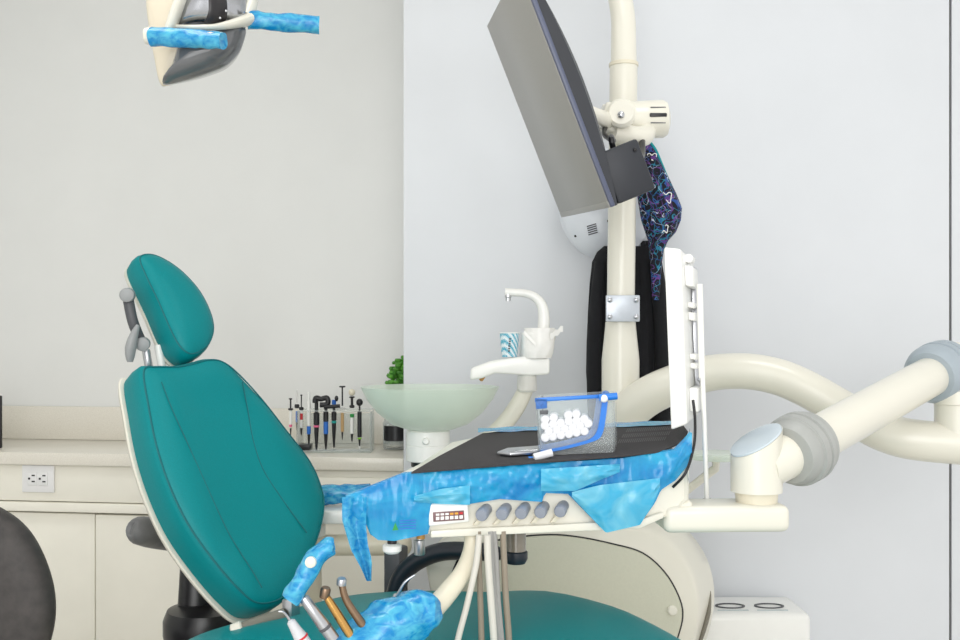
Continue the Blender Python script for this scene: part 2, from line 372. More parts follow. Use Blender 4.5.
# ------------------------------------------------------------ dental chair
PH = R(41); TL = R(27)
FW = V((math.cos(PH), -math.sin(PH), 0)); UX = V((math.sin(PH), math.cos(PH), 0))
VX = -FW*math.sin(TL)+V((0, 0, math.cos(TL))); NX = FW*math.cos(TL)+V((0, 0, math.sin(TL)))
CB = at(222, 490, 2.3)
ch = thing('dental_chair', (-.16, 2.05, 0), 'teal upholstered dental chair with headrest in a cream shell', 'dental chair')
def pxo(pts, c=CB, n=NX): return [on_plane(x, y, c, n) for x, y in pts]
bo = cr(pxo([(141, 368), (154, 364), (175, 364), (192, 361), (208, 357), (222, 359), (238, 371), (262, 397), (287, 429), (312, 462), (324, 490), (326, 510), (321, 535), (311, 560), (298, 585), (281, 603), (258, 607), (238, 592), (212, 562), (186, 525), (167, 485), (154, 445), (146, 405)]), 5, True)
cbm = sum(bo, V())/len(bo)
def sag(p):
    q = p-cbm; u = q.dot(UX); v = q.dot(VX)
    f = max(0, 1-(u/(.13))**2)
    return -.016*f*max(0, min(1, (.26-abs(v))/.1))
TK = .09
bk = MB().rings(bo, [(.5, -TK), (.97, -TK), (1.0, -TK+.006), (1.012, -TK*.5), (1.005, -.014), (.985, -.004), (.965, 0), (.94, .004), (.88, .009), (.8, .013), (.7, .015), (.6, .016), (.5, .017), (.4, .017), (.3, .017), (.2, .017), (.1, .017)], NX, sag).build('backrest', M['teal'], ch)
MB().tube([cbm+(p-cbm)*.972+NX*.000 for p in bo+bo[:1]], .0022, 6, False).build('piping', M['teal_d'], bk)
def seamline(pts, off=.014):
    P = []
    for p in cr([V((x, y, 0)) for x, y in pts], 8):
        w = on_plane(p.x, p.y, CB, NX); P.append(w+NX*(off+sag(w)))
    return P
MB().tube(seamline([(240, 384), (246, 408), (252, 440), (262, 470), (280, 500), (303, 535)], .0165), .0016, 6).build('seam', M['teal_d'], bk)
MB().tube(seamline([(158, 385), (172, 420), (196, 470), (225, 530), (258, 590)], .0165), .0011, 6).build('seam', M['teal_d'], bk)
sh = [cbm+(p-cbm)*1.035 for p in bo]
MB().rings(sh, [(.3, -TK-.045), (.7, -TK-.04), (.9, -TK-.03), (.985, -TK-.014), (1.0, -TK-.004), (.99, -TK+.001), (.9, -TK+.001)], NX).build('back_shell', M['cream'], ch)
# headrest
CHd = CB+VX*.475
ho = cr(pxo([(138, 256), (149, 252), (165, 258), (183, 271), (200, 290), (211, 311), (215, 329), (211, 344), (203, 352), (191, 356), (180, 348), (170, 330), (157, 300), (145, 275)], CHd), 5, True)
hcm = sum(ho, V())/len(ho); HK = .072
hd = MB().rings(ho, [(.5, -HK), (.93, -HK), (.98, -HK+.008), (1.01, -HK*.5), (1.0, -.014), (.97, -.003), (.93, .003), (.85, .009), (.7, .015), (.5, .019), (.3, .021), (.12, .022)], NX).build('headrest', M['teal'], ch)
MB().tube([hcm+(p-hcm)*.955 for p in ho+ho[:1]], .002, 6, False).build('piping', M['teal_d'], hd)
hsh = [hcm+(p-hcm)*1.0 for p in ho]
MB().rings(hsh, [(.4, -HK-.022), (.85, -HK-.018), (.97, -HK-.008), (1.0, -HK+.001), (.9, -HK+.002)], NX).build('headrest_shell', M['cream'], ch)
hb = hcm-NX*(HK+.03)
yh = 2.42
MB().lathe([(.010, -.022), (.016, -.020), (.0175, -.014), (.0175, .014), (.0165, .02), (.01, .022)], at(127.5, 295, yh-.01), V((-.25, 1, .06))).build('hinge_knob', M['grey'], ch)
MB().tube(cr([at(128, 298, yh), at(133, 322, yh), at(143, 346, yh+.02)], 6), .013, 12).build('headrest_bracket', M['dgrey'], ch)
MB().lathe([(.010, -.02), (.016, -.018), (.017, -.01), (.017, .01), (.016, .018), (.01, .02)], at(143, 344, yh), V((-.25, 1, .06))).build('hinge_knob', M['grey'], ch)
MB().tube(cr([at(138, 325, yh-.03), at(133, 338, yh-.035), at(130.5, 350, yh-.035), at(130, 362, yh-.035)], 6), [.005, .011, .015, .0165, .014, .008], 14, flat=.8).build('release_lever', M['grey'], ch)
MB().tube(cr([at(146, 350, yh+.02), at(148, 362, yh+.02), at(152, 385, yh+.03)], 5), .010, 12).build('headrest_post', M['steel'], ch)
MB().tube(cr([at(158, 345, yh+.03), at(163, 372, yh+.03)], 5), .010, 12).build('headrest_post', M['white'], ch)
# seat
E0 = V((-.3375, 2.5, 0))
sp = [(.06, .565), (.12, .588), (.25, .611), (.5, .648), (.65, .675), (.8, .673), (.9, .653), (1.0, .624), (1.15, .55), (1.3, .49), (1.42, .44)]
spl = cr([V((a, b, 0)) for a, b in sp], 3)
rings = []
for i, p in enumerate(spl):
    s_ = p.x; w = .56 if s_ < .9 else .56-.10*(s_-.9)/.5
    endf = 1 if s_ > .3 else .82+.6*(s_)
    if i == 0 or i == len(spl)-1: endf = .8
    ring = []; th = .10
    cx = E0+FW*s_-UX*.28
    for k in range(28):
        a = 2*math.pi*k/28
        cc, ss = math.cos(a), math.sin(a); e = .45
        u = w/2*endf*(abs(cc)**e)*(1 if cc >= 0 else -1); z = th/2*endf*(abs(ss)**e)*(1 if ss >= 0 else -1)
        ring.append(cx+UX*u+V((0, 0, p.y-th/2+z)))
    rings.append(ring)
MB().loft(rings).build('seat', M['teal'], ch)
rings2 = [[V((c.x, c.y, c.z))+V((0, 0, -.056)) for c in r] for r in rings[3:-3]]
rings2 = [[(sum(r, V())/28)+((p-(sum(r, V())/28))*.93)+V((0, 0, -.012)) for p in r] for r in rings2]
MB().loft(rings2).build('seat_shell', M['cream'], ch)
# hinge bar between seat and back, near side
MB().tube(cr([at(232, 634, 2.02), at(250, 626, 2.04), at(284, 615, 2.08)], 5), .014, 14).build('hinge_bar', mat('olive_grey_rubber', (120, 118, 108), .5), ch)
MB().lathe([(.016, -.012), (.02, -.009), (.02, .009), (.016, .012)], at(238, 632, 2.025), V((.5, .1, .18))).build('hinge_collar', M['cream'], ch)
MB().box(at(291, 612, 2.09), (.028, .03, .06), Matrix.Rotation(-.5, 3, 'Z'), .006).build('hinge_block', M['steel'], ch)
# armrests
MB().tube(cr([at(394, 596, 2.40), at(401, 577, 2.40), at(416, 562, 2.39), at(440, 552, 2.37), at(470, 551, 2.34), at(492, 553, 2.32), at(505, 554, 2.31)], 6), [.020, .022, .022, .022, .021, .020, .010], 16).build('armrest', M['navy'], ch)
MB().box(at(396, 572, 2.47), (.046, .05, .13), Matrix.Rotation(-.4, 3, 'Z'), .008).build('armrest_post', M['dgrey'], ch)
MB().tube(cr([at(133, 529, 2.37), at(135, 529.5, 2.375), at(140, 530.5, 2.40), at(148, 532, 2.45), at(160, 534, 2.5), at(200, 540, 2.6)], 5), [.010, .024, .034, .037, .038, .038], 18).build('armrest', mat('mid_grey_rubber', (112, 113, 114), .45), ch)
MB().tube(cr([at(197, 545, 2.6), at(197, 580, 2.56), at(195, 625, 2.54)], 5), [.04, .044, .046], 18, flat=.7).build('armrest_post', M['black'], ch)
MB().lathe([(.075, 0), (.095, .006), (.102, .04), (.102, .075), (.092, .10), (.06, .106)], at(205, 648, 2.52), seg=36).build('armrest_base', M['black'], ch)
MB().box((-.36, 2.28, .40), (.30, .26, .2), Matrix.Rotation(-PH, 3, 'Z'), .03).build('support_column', M['cream'], ch)
MB().box((-.18, 2.12, .2), (.3, .26, .36), Matrix.Rotation(-PH, 3, 'Z'), .05).build('lift_column', M['cream'], ch)
MB().box((-.16, 2.05, .02), (.85, .5, .04), Matrix.Rotation(-PH, 3, 'Z'), .015).build('base', M['cream2'], ch)

# ------------------------------------------------------------ unit body, pole, S arm
un = thing('dental_unit', (.26, 2.55, 0), 'cream dental unit cabinet with tall pole and S shaped pipe', 'dental unit')
YB = 2.42
ol = cr([at(x, y, YB) for x, y in ((425, 565), (440, 548), (470, 538), (520, 533), (577, 526), (630, 527), (666, 538), (690, 566), (700, 600), (697, 635), (684, 680))], 5)
ol = ol+[V((ol[-1].x-.01, YB, .06)), V((at(455, 0, YB).x, YB, .06)), V((at(440, 0, YB).x, YB, .45))]
c0 = V((.18, YB, .45))
def sc_(p, s, dy, dx=0): return V((c0.x+(p.x-c0.x)*s+dx, p.y+dy, c0.z+(p.z-c0.z)*s))
bd = MB().loft([[sc_(p, .97, 0) for p in ol], [sc_(p, .99, .004) for p in ol], [sc_(p, 1.01, .02, .002) for p in ol], [sc_(p, 1.035, .06, .016) for p in ol], [sc_(p, 1.05, .11, .042) for p in ol], [sc_(p, 1.035, .17, .040) for p in ol], [sc_(p, .97, .195) for p in ol]]).build('cabinet', M['cream'], un)
pl = cr([at(x, y, YB) for x, y in ((452, 575), (465, 552), (500, 540), (545, 535), (577, 537), (612, 544), (642, 553), (664, 572), (678, 596), (682, 616), (676, 640), (668, 662))], 5)+[at(470, 662, YB)]
pc_ = sum(pl, V())/len(pl)
pn = MB().rings(pl, [(.995, .002), (.995, -.006), (.98, -.010), (.5, -.012)], V((0, 1, 0))).build('front_panel', mat('shaded_cream_plastic', (206, 206, 188), .35, var=.02, scale=200), un)  # shade from the console above is put into the panel's greyer cream
MB().tube([pc_+(p-pc_)*1.004+V((0, -.001, 0)) for p in pl[:-1]], .0028, 6).build('panel_gap', M['black'], un)
MB().lathe([(.012, 0), (.012, .006), (.009, .009)], at(672, 610, YB-.010), (0, -1, 0), 20).build('knob', M['cream'], pn)
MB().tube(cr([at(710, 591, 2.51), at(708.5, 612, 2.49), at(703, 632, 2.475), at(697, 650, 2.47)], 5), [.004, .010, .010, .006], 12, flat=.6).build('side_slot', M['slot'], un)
MB().box((.19, 2.52, .03), (.62, .19, .06), None, .012).build('plinth', M['cream2'], un)
# pole
YP = 2.55
def pz(py): return CH+(HOR-py)*YP/F
px0 = (620.5-480)*YP/F
MB().lathe([(.048, pz(540)), (.048, pz(360)), (.047, pz(356)), (.039, pz(326)), (.0385, pz(322))], (px0, YP, 0)).build('pole_socket', M['cream'], un)
pth = cr([V((px0, YP, pz(324))), V((px0+.004, YP, pz(200))), V((px0+.008, YP, pz(66)))], 6)
MB().tube(pth, .0355, 24).build('pole', M['cream'], un)
MB().tube(cr([V((px0+.008, YP, pz(67))), V((px0+.008, YP, pz(40))), V((px0+.006, YP, pz(16))), V((px0-.010, YP-.01, pz(-10))), V((px0-.06, YP-.04, pz(-45))), V((px0-.2, YP-.12, pz(-80))), V((px0-.62, YP-.36, pz(-95))), V((px0-1.02, YP-.52, pz(-92)))], 7), [.0335, .032, .031, .03, .03, .03, .03, .028], 24).build('lamp_arm', M['cream'], un)
MB().lathe([(.0335, -.006), (.0375, -.004), (.0375, .004), (.0335, .006)], (px0+.008, YP, pz(65))).build('pole_collar', M['cream2'], un)
cp = MB().box(V((px0-.001, YP-.046, pz(309))), (.084, .012, .066), None, .002).build('clamp_plate', mat('bracket_silver', (200, 206, 214), .3, metal=.3), un)
for dx in (-.033, .033):
    for dz in (-.021, .021):
        MB().lathe([(.0065, 0), (.0065, .004), (.003, .006)], V((px0-.001+dx, YP-.052, pz(309)+dz)), (0, -1, 0), 12).build('bolt', M['steel'], cp)
# S pipe
MB().tube(cr([at(622, 432, 2.55), at(624, 418, 2.52), at(637, 404, 2.49), at(660, 390, 2.46), at(700, 375, 2.42), at(740, 371, 2.38), at(775, 376, 2.35), at(805, 388, 2.32), at(835, 405, 2.29), at(862, 421, 2.26), at(890, 434, 2.23), at(925, 441, 2.2), at(1010, 447, 2.16)], 7), [.052, .050, .048, .043, .043, .043, .044, .045, .046], 28).build('curved_pipe', M['cream'], un)
MB().lathe([(.046, -.03), (.046, .06), (.05, .062), (.05, .09), (.035, .1)], at(957, 432, 2.19), seg=32).build('pipe_socket', M['cream'], un)

# floor box
fb = thing('utility_box', at(757, 700, 2.72)*1, 'cream floor standing utility box with two oval ports on top by the partition wall', 'box')
fb.location.z = 0; fb.matrix_world = Matrix.Translation(V((fb.location.x, fb.location.y, 0)))
zt = .461
x0, x1 = .565, .872
MB().box(((x0+x1)/2, 2.72, zt/2), (x1-x0, .19, zt), None, .02, 4).build('housing', M['white'], fb)
for px in (730, 769):
    p = at(px, 607, 2.70)
    MB().loft([[V((p.x+.040*rx*math.cos(a), 2.700+.024*rx*math.sin(a), zt+h)) for a in [2*math.pi*k/32 for k in range(32)]] for rx, h in ((1, -.003), (1, .003), (.86, .003), (.86, -.001))], False, False).build('port_rim', M['dgrey'], fb)
    MB().box((p.x-.002, 2.660, zt), (.082, .005, .002)).build('port_mark', mat('grey_line', (172, 186, 192), .5), fb)
MB().box((.825, 2.6245, .25), (.06, .003, .28), None, .001).build('side_grille', M['cream2'], fb)

# ------------------------------------------------------------ cuspidor
YC = 2.5
def cz(py): return CH+(HOR-py)*YC/F
cu = thing('cuspidor', at(428, 460, YC), 'frosted green glass spittoon bowl with white base and swan neck cup filler', 'cuspidor')
bx = (430-480)*YC/F
def bw(px): return px*YC/F
MB().lathe([(.03, cz(429)), (bw(20), cz(430)), (bw(38), cz(424)), (bw(53), cz(412)), (bw(63), cz(399)), (bw(68.5), cz(388)), (bw(69), cz(386.6)), (bw(67), cz(386.6)), (bw(66), cz(388.5)), (bw(60), cz(399)), (bw(50), cz(411)), (bw(36), cz(421)), (.04, cz(426))], (bx, YC, 0), seg=56).build('bowl', M['glass'], cu)
bxx = (428-480)*YC/F
MB().lathe([(bw(20), cz(461)), (bw(22), cz(460)), (bw(22), cz(445)), (bw(21.4), cz(444.4)), (bw(22), cz(443.8)), (bw(21.6), cz(431)), (bw(19), cz(429))], (bxx, YC, 0), seg=40).build('base', M['white'], cu)
MB().lathe([(.009, 0), (.009, .006), (.006, .01)], V((bxx-.002, YC-.053, cz(439))), (0, -1, 0), 16).build('button', M['white'], cu)
MB().lathe([(bw(17), cz(466)), (bw(17), cz(461))], (bxx, YC, 0)).build('foot_ring', M['black'], cu)
MB().tube(cr([at(424, 474, YC), at(450, 478, YC), at(500, 500, YC+.02), at(520, 545, YC+.06)], 6), .062, 20).build('support_arm', M['cream'], cu)
MB().tube(cr([at(452, 462, YC+.03), at(478, 446, YC+.03), at(500, 428, YC+.03), at(516, 408, YC+.02), at(526, 388, YC+.01), at(529, 374, YC)], 6), [.016, .020, .022, .022, .020, .019], 18).build('riser', M['cream'], cu)
MB().lathe([(bw(8), cz(392)), (bw(10), cz(390)), (bw(9.5), cz(375))], at(527, 340, YC)*1-V((0, 0, CH)), seg=20).build('sleeve', M['haze'], cu)
hdp = [at(x, y, YC) for x, y in ((470, 380), (471, 368), (490, 361), (510, 357.5), (530, 356), (549, 358), (549, 374), (530, 375.5), (512, 374), (495, 373), (482, 378))]
MB().prism([p+V((0, -.025, 0)) for p in hdp], (0, .05, 0), .006, 3).build('spout_housing', M['white'], cu)
MB().lathe([(.007, 0), (.005, .012), (.002, .014)], at(483, 376, YC), (-.5, 0, -1), 12).build('nozzle', M['stain'], cu)
cuph = MB().lathe([(bw(13), cz(356.5)), (bw(14), cz(355)), (bw(15), cz(334)), (bw(14), cz(332.5))], V(((536-480)*YC/F, YC, 0)), seg=28).build('filler_housing', M['white'], cu)
MB().tube(cr([at(543, 334, YC), at(544, 318, YC), at(542, 306, YC), at(536, 298, YC), at(526, 293.5, YC), at(505, 292, YC)], 6), [.0155, .0145, .013, .0115, .010, .010], 18).build('swan_neck', M['white'], cu)
MB().lathe([(.0085, 0), (.0085, .010), (.0065, .012), (.006, .020)], at(508, 293, YC), (0, 0, -1), 16).build('tap_nozzle', M['chrome'], cu)
# cup
cq = at(509.5, 357.3, YC-.005)
pcup = thing('paper_cup', cq, 'small paper cup with blue and white zebra stripes under the swan neck tap', 'cup')
hgt = 24*YC/F
MB().lathe([(.001, .002), (bw(7.6), .001), (bw(9.8), hgt), (bw(9.4), hgt), (bw(7.2), .004)], cq, seg=28, caps=False).build('cup_wall', M['zebra'], pcup)
MB().lathe([(bw(9.6), hgt-.001), (bw(10.2), hgt), (bw(10.1), hgt+.0018), (bw(9.5), hgt+.001)], cq, seg=28, caps=False).build('rim', M['white'], pcup)
for k in range(6):
    MB_ = MB().box(cq+V((-.002+.0005*k, -bw(8.2)-.0008-(k*.0007), .016+k*.006)), (.005, .0012, .0035), None, .0002)
    MB_.build('print', M['dgrey'], pcup)
# crumpled white plastic sleeve tied round the tap base
rg = []
for i, (py, r) in enumerate(((358, 15), (352, 16.5), (344, 17), (338, 16.5), (332, 15.5), (328, 15))):
    c = at(536+i*.8, py, YC); rg.append([c+V((bw(r)*math.cos(a), bw(r)*math.sin(a), 0))*(1+.14*noise.noise(V((math.cos(a)*2.4, math.sin(a)*2.4, i*.8)))) for a in [2*math.pi*k/40 for k in range(40)]])
b = MB().loft(rg, False, False)
b.grid([[at(550+j*2.6, 333+i*6-j*1.8+(2 if j % 2 else 0), YC-.035+.004*i) for j in range(6)] for i in range(2)])
b.grid([[at(524+j*3, 330+j*3.2+i*4, YC-.046) for j in range(5)] for i in range(2)])
tag(b.build('plastic_sleeve', mat('white_sleeve', (240, 239, 235), .35, var=.04, scale=40, bump=.4), solid=.0012), 'crumpled white plastic sleeve wrapped around the base of the swan neck tap', 'plastic sleeve')

# ------------------------------------------------------------ wall hooks, xray head, jacket, cap
def wallY(px):
    d = V(((px-480)/F, 1, 0)); c = rm(0, PF, 0); return c.dot(DX)/d.dot(DX)
xh = thing('xray_head', at(600, 205, 2.72), 'white rounded x-ray head with vent grille behind the monitor', 'x-ray head')
hx = at(606, 204, 2.785); HA, HB, HC = .134, .068, .158
def hsurf(px, py):
    p = at(px, py, 2.73); q = 1-((p.x-hx.x)/HA)**2-((p.z-hx.z)/HC)**2
    return at(px, py, hx.y-HB*math.sqrt(max(.02, q))-.001)
MB().ball(hx, (HA, HB, HC), 44).build('housing', mat('cool_white_plastic', (222, 227, 234), .3, coat=.3, var=.01), xh)
for i in range(5):
    MB().tube([hsurf(587+i*.4, 226.5+i*2.1), hsurf(596+i*.4, 223.8+i*2.1)], .0016, 6).build('vent_slit', M['dgrey'], xh)
for (x, y) in ((575.5, 236), (608.5, 221)): MB().ball(hsurf(x, y), (.004, .004, .004), 10).build('screw', M['black'], xh)
wy = wallY(602)
MB().tube([hx+V((0, .07, 0)), V((hx.x, wy+.0, hx.z))], .03, 16).build('wall_arm', M['white'], xh)
jk = thing('jacket', at(628, 420, 2.70), 'black cloth jacket hanging on the wall behind the pole', 'jacket')
rows = []
L_ = [(246, 604, 650), (252, 597, 656), (262, 592, 662), (285, 589.5, 666), (310, 588, 668), (345, 586.5, 670), (372, 586, 671), (400, 588, 671), (440, 588, 672), (500, 590, 671)]
rg = []
for i, (py, xl, xr) in enumerate(L_):
    ring = []
    for k in range(48):
        a = 2*math.pi*k/48; u = math.cos(a); w = math.sin(a)
        px = (xl+xr)/2+(xr-xl)/2*(abs(u)**.8)*(1 if u > 0 else -1)
        fold = .010*math.sin(px*.38+py*.012)*min(1, (py-240)/50)
        yy = 2.695+(.036*w)+(fold if w < 0 else 0)
        ring.append(at(px, py, yy))
    rg.append(ring)
MB().loft(rg).build('body', M['cloth'], jk)
MB().tube(cr([at(655, 262, 2.67), at(662, 320, 2.665), at(664, 380, 2.66), at(662, 425, 2.66)], 6), [.024, .032, .034, .032], 16, flat=.7).build('sleeve', M['cloth'], jk)
MB().tube(cr([at(600, 262, 2.675), at(595, 320, 2.67), at(594, 380, 2.665), at(596, 430, 2.665)], 6), [.02, .026, .028, .028], 16, flat=.7).build('sleeve', M['cloth'], jk)
wz = wallY(652)
MB().tube(cr([at(648, 254, 2.70), at(652, 247, 2.75), V((at(652, 243, 2.76).x, wz-.022, at(628, 243, 2.78).z))], 5), .007, 10).build('hanging_loop', M['cloth'], jk)
h2k = thing('wall_hook', V((at(652, 243, 2.76).x, wz, 1.42)), 'black wall hook behind the pole holding up the black jacket', 'hook')
hq = V((at(652, 243, 2.76).x, wz, at(628, 243, 2.78).z))
MB().box(hq+V((0, -.004, -.015)), (.028, .008, .06), RROT, .002).build('hook_plate', M['black'], h2k)
MB().tube(cr([hq+V((0, -.006, -.022)), hq+V((0, -.022, -.018)), hq+V((0, -.032, -.010)), hq+V((0, -.034, .012))], 5), .006, 10).build('hook_arm', M['black'], h2k)
ck = thing('scrub_cap', at(660, 240, 2.66), 'black scrub cap printed with neon tooth outlines and teal trim', 'cap')
YK = 2.60
sec = [(140, 640, 650), (150, 638, 657), (165, 636, 663), (180, 636, 670), (195, 637, 677), (208, 639, 682), (220, 641, 681), (232, 645, 676), (241, 648, 668), (250, 649, 664), (262, 650, 662), (280, 651, 661), (300, 652, 659)]
rg = []
for i, (py, xl, xr) in enumerate(sec):
    ring = []
    for k in range(40):
        a = 2*math.pi*k/40; u = math.cos(a); w = math.sin(a)
        px = (xl+xr)/2+(xr-xl)/2*u
        ring.append(at(px, py, YK+.045*w*min(1, (xr-xl)/30)+.006*math.sin(px*.5+py*.2)*(w < 0)))
    rg.append(ring)
MB().loft(rg).build('cap_body', M['cap'], ck)
MB().tube(cr([at(641, 138, YK-.01), at(648, 141, YK-.012), at(655, 150, YK-.014), at(662, 165, YK-.012), at(667, 176, YK-.01)], 6), [.003, .007, .008, .006, .003], 10, flat=.6).build('trim_band', M['tealtrim'], ck)
for (tx, ty, s_, mt) in ((666, 198, 5.5, 'white'), (651, 210, 5, 'white'), (652, 158, 4.5, 'white'), (664, 229, 4, 'white')):
    pts = [(-.9, -.2), (-1, -.8), (-.5, -1), (0, -.6), (.5, -1), (1, -.8), (.9, -.1), (.75, .9), (.4, .8), (0, .35), (-.4, .8), (-.75, .9)]
    w = cr([at(tx+s_*a, ty+s_*b, YK-.047+.002*abs(a)+(.016 if (tx-660)**2 > 60 else .006)) for a, b in pts], 4, True)
    MB().tube(w+w[:1], .0013, 6, False).build('tooth_print', M[mt], ck)
MB().tube(cr([V((at(640, 142, YK).x, YK, at(640, 142, YK).z)), at(643, 134, 2.70), V((at(643, 0, wallY(643)).x*1, wallY(643)-.002, at(0, 136, wallY(643)).z))], 5), .008, 10).build('hanging_loop', M['black'], ck)
hk = thing('wall_hook', V((at(643, 0, 2.85).x, wallY(643)-.01, 1.7)), 'black wall hook above the scrub cap behind the monitor mount', 'hook')
hz = at(643, 134, 2.73)
MB().box((hz.x, wallY(643)-.004, hz.z+.02), (.03, .008, .07), RROT, .002).build('hook_plate', M['black'], hk)
MB().tube(cr([V((hz.x, wallY(643)-.006, hz.z+.03)), V((hz.x, 2.76, hz.z+.025)), V((hz.x, 2.73, hz.z+.005)), V((hz.x, 2.722, hz.z+.03))], 5), .006, 10).build('hook_arm', M['black'], hk)

# ------------------------------------------------------------ monitor
mo = thing('monitor', at(580, 140, 2.2), 'black wide monitor with a grey blank screen on the pole mount', 'monitor')
A = at(487, 25, 2.35); B_ = at(518, -36, 1.862); D_ = at(565, 217, 2.37)
u = (B_-A); wv = (D_-A); n = u.cross(wv).normalized()
if n.x < 0: n = -n     # n points to the back of the monitor
wv = (wv-u.normalized()*wv.dot(u.normalized())); C_ = A+u+wv; D_ = A+wv
def mp_(a, b, d): return A+u*a+wv*b+n*d
def slab(mb, a0, a1, b0, b1, d0, d1, bev=.003): return mb.prism([mp_(a0, b0, d0), mp_(a1, b0, d0), mp_(a1, b1, d0), mp_(a0, b1, d0)], n*(d1-d0), bev)
slab(MB(), 0, 1, 0, 1, 0, .010).build('bezel', M['bez'], mo)
slab(MB(), .006, .985, .006, .975, -.0015, .002, .0004).build('screen', M['screen'], mo)
slab(MB(), .006, .99, .974, .998, -.002, .004, .0006).build('lower_bezel', M['screen'], mo)
bk_ = MB()
rg = []
for b in [i/14 for i in range(15)]:
    dd = .012+.034*math.sin(math.pi*min(1, max(0, .04+.92*b)))**.8
    rg.append([mp_(.004, b, .0095), mp_(.996, b, .0095), mp_(.996, b, dd*.75), mp_(.94, b, dd), mp_(.06, b, dd), mp_(.004, b, dd*.75)])
bk_.loft(rg).build('back_cover', M['mon'], mo)
slab(MB(), .55, .985, .785, 1.0, .018, .098, .006).build('rear_box', M['mon'], mo)
MB().ball(mp_(.987, .825, .085), .004, 10).build('lock_port', M['black'], mo)
slab(MB(), .30, .70, .34, .66, .042, .056, .003).build('mount_plate', M['mon'], mo)
mc = mp_(.5, .55, .056)
p1 = at(612, 121, 2.40)
MB().box(at(612, 120, 2.38), (.055, .06, .070), Matrix.Rotation(.25, 3, 'Y'), .01).build('mount_head', M['cream'], mo)
MB().tube([mc, at(608, 121, 2.36)], .020, 16).build('mount_neck', M['cream'], mo)
MB().lathe([(.030, 0), (.034, .004), (.034, .02), (.028, .026)], at(621, 115, 2.345), (-.1, -1, .05), 28).build('pivot_disc', M['cream'], mo)
MB().lathe([(.008, 0), (.008, .005), (.004, .008)], at(621, 115, 2.317), (-.1, -1, .05), 12).build('pivot_bolt', M['steel'], mo)
cl = MB().lathe([(.02, -.10), (.042, -.09), (.046, -.06), (.046, .055), (.040, .066), (.022, .072)], at(640, 120, 2.455), V((1, -.05, .04)), 32).build('pole_clamp', M['cream'], mo)
MB().box(at(658, 115.3, 2.412), (.042, .014, .010), None, .003).build('clamp_slot', M['black'], cl)
for py in (107.5, 123): MB().box(at(658, py, 2.413), (.036, .006, .0025)).build('clamp_line', M['dgrey'], cl)
MB().tube(cr([at(612, 132, 2.36), at(640, 137, 2.40), at(648, 130, 2.44)], 4), [.022, .026, .022], 16).build('clamp_lower', M['cream'], mo)
MB().tube(cr([at(606, 126, 2.35), at(604, 134, 2.28), at(613, 141, 2.2), mp_(.80, .74, .075), mp_(.80, .80, .070)], 5), .006, 10).build('cable', M['black'], mo)
MB().tube(cr([at(643, 130, 2.43), at(642, 142, 2.38), at(641, 158, 2.28), mp_(.70, .83, .115), mp_(.72, .85, .094)], 5), .008, 10).build('cable', M['black'], mo)

# ------------------------------------------------------------ overhead lamp
YL = 2.02
la = thing('operating_lamp', at(197, 20, YL), 'dental operating lamp with smoked lens and cream fork hanging top left', 'lamp')
def patch(pts, y0, bulge, name, m, parent, flat=.02, n=5):
    P = cr([at(x, y, y0) for x, y in pts], n, True)
    return MB().rings(P, [(.5, flat), (.75, flat), (.93, flat*.4), (1.0, .004), (1, 0), (.97, -bulge*.25), (.9, -bulge*.5), (.75, -bulge*.75), (.5, -bulge*.92), (.25, -bulge)], V((0, 1, 0))).build(name, m, parent)
patch([(161, 85), (154, 57), (149, 28), (146, 0), (147, -40), (165, -60), (205, -58), (238, -40), (247, -5), (244, 30), (225, 55), (195, 70), (175, 79)], YL+.05, .03, 'back_shell', mat('lamp_cream', (228, 218, 196), .35, coat=.3, var=.02), la, .09)
patch([(163, 84), (172, 70), (178, 50), (182, 28), (205, 26), (230, 26), (245, 28), (243, 42), (237, 54), (224, 66), (205, 74), (182, 81)], YL, .05, 'lens', M['lens'], la, .05)
patch([(177, 33), (182, 6), (190, -25), (200, -42), (220, -42), (238, -28), (247, -5), (247, 24), (230, 33), (205, 34)], YL-.002, .055, 'reflector', M['refl'], la, .05)
MB().tube(cr([at(213, 26, YL-.052), at(218, 12, YL-.064), at(216, -12, YL-.062), at(208, -40, YL-.03)], 6), .021, 14, flat=.25).build('centre_strip', M['strip'], la)
for (x, y) in ((212, 13), (225, 11), (219, 18)): MB().ball(at(x+1, y, YL-.068), .0028, 10).build('led', M['chrome'], la)
MB().tube(cr([at(176, 27, YL-.045), at(195, 27.5, YL-.06), at(215, 27, YL-.06), at(232, 24, YL-.05), at(247, 20, YL-.01)], 6), [.008, .0085, .010, .014, .020], 14, flat=.6).build('cross_band', M['cream'], la)
MB().tube(cr([at(170, 30, YL-.045), at(177, 10, YL-.05), at(186, -12, YL-.04), at(197, -40, YL+.0), at(205, -75, YL+.03)], 6), [.020, .022, .022, .02, .018], 16, flat=.5).build('fork_arm', M['cream'], la)
MB().tube(cr([at(246, 18, YL), at(252, -4, YL+.02), at(245, -40, YL+.03), at(206, -75, YL+.03)], 6), [.02, .02, .018, .018], 14, flat=.6).build('fork_arm', M['cream'], la)
MB().lathe([(.02, -.03), (.03, -.02), (.03, .1), (.02, .12)], at(205, -72, YL+.03), seg=24).build('swivel', M['cream'], la)
MB().lathe([(.006, -.004), (.016, -.002), (.018, .008), (.016, .016), (.014, .02)], at(147, 36, YL-.05), V((1, -.05, -.05)), 20).build('handle_cap', M['cream'], la)
h1 = MB().tube([at(148, 36.5, YL-.05), at(222, 40, YL-.085)], .015, 16).build('handle', M['cream'], la)
h2 = MB().tube([at(246, 19, YL), at(314, 24, YL+.03)], .014, 16).build('handle', M['cream'], la)
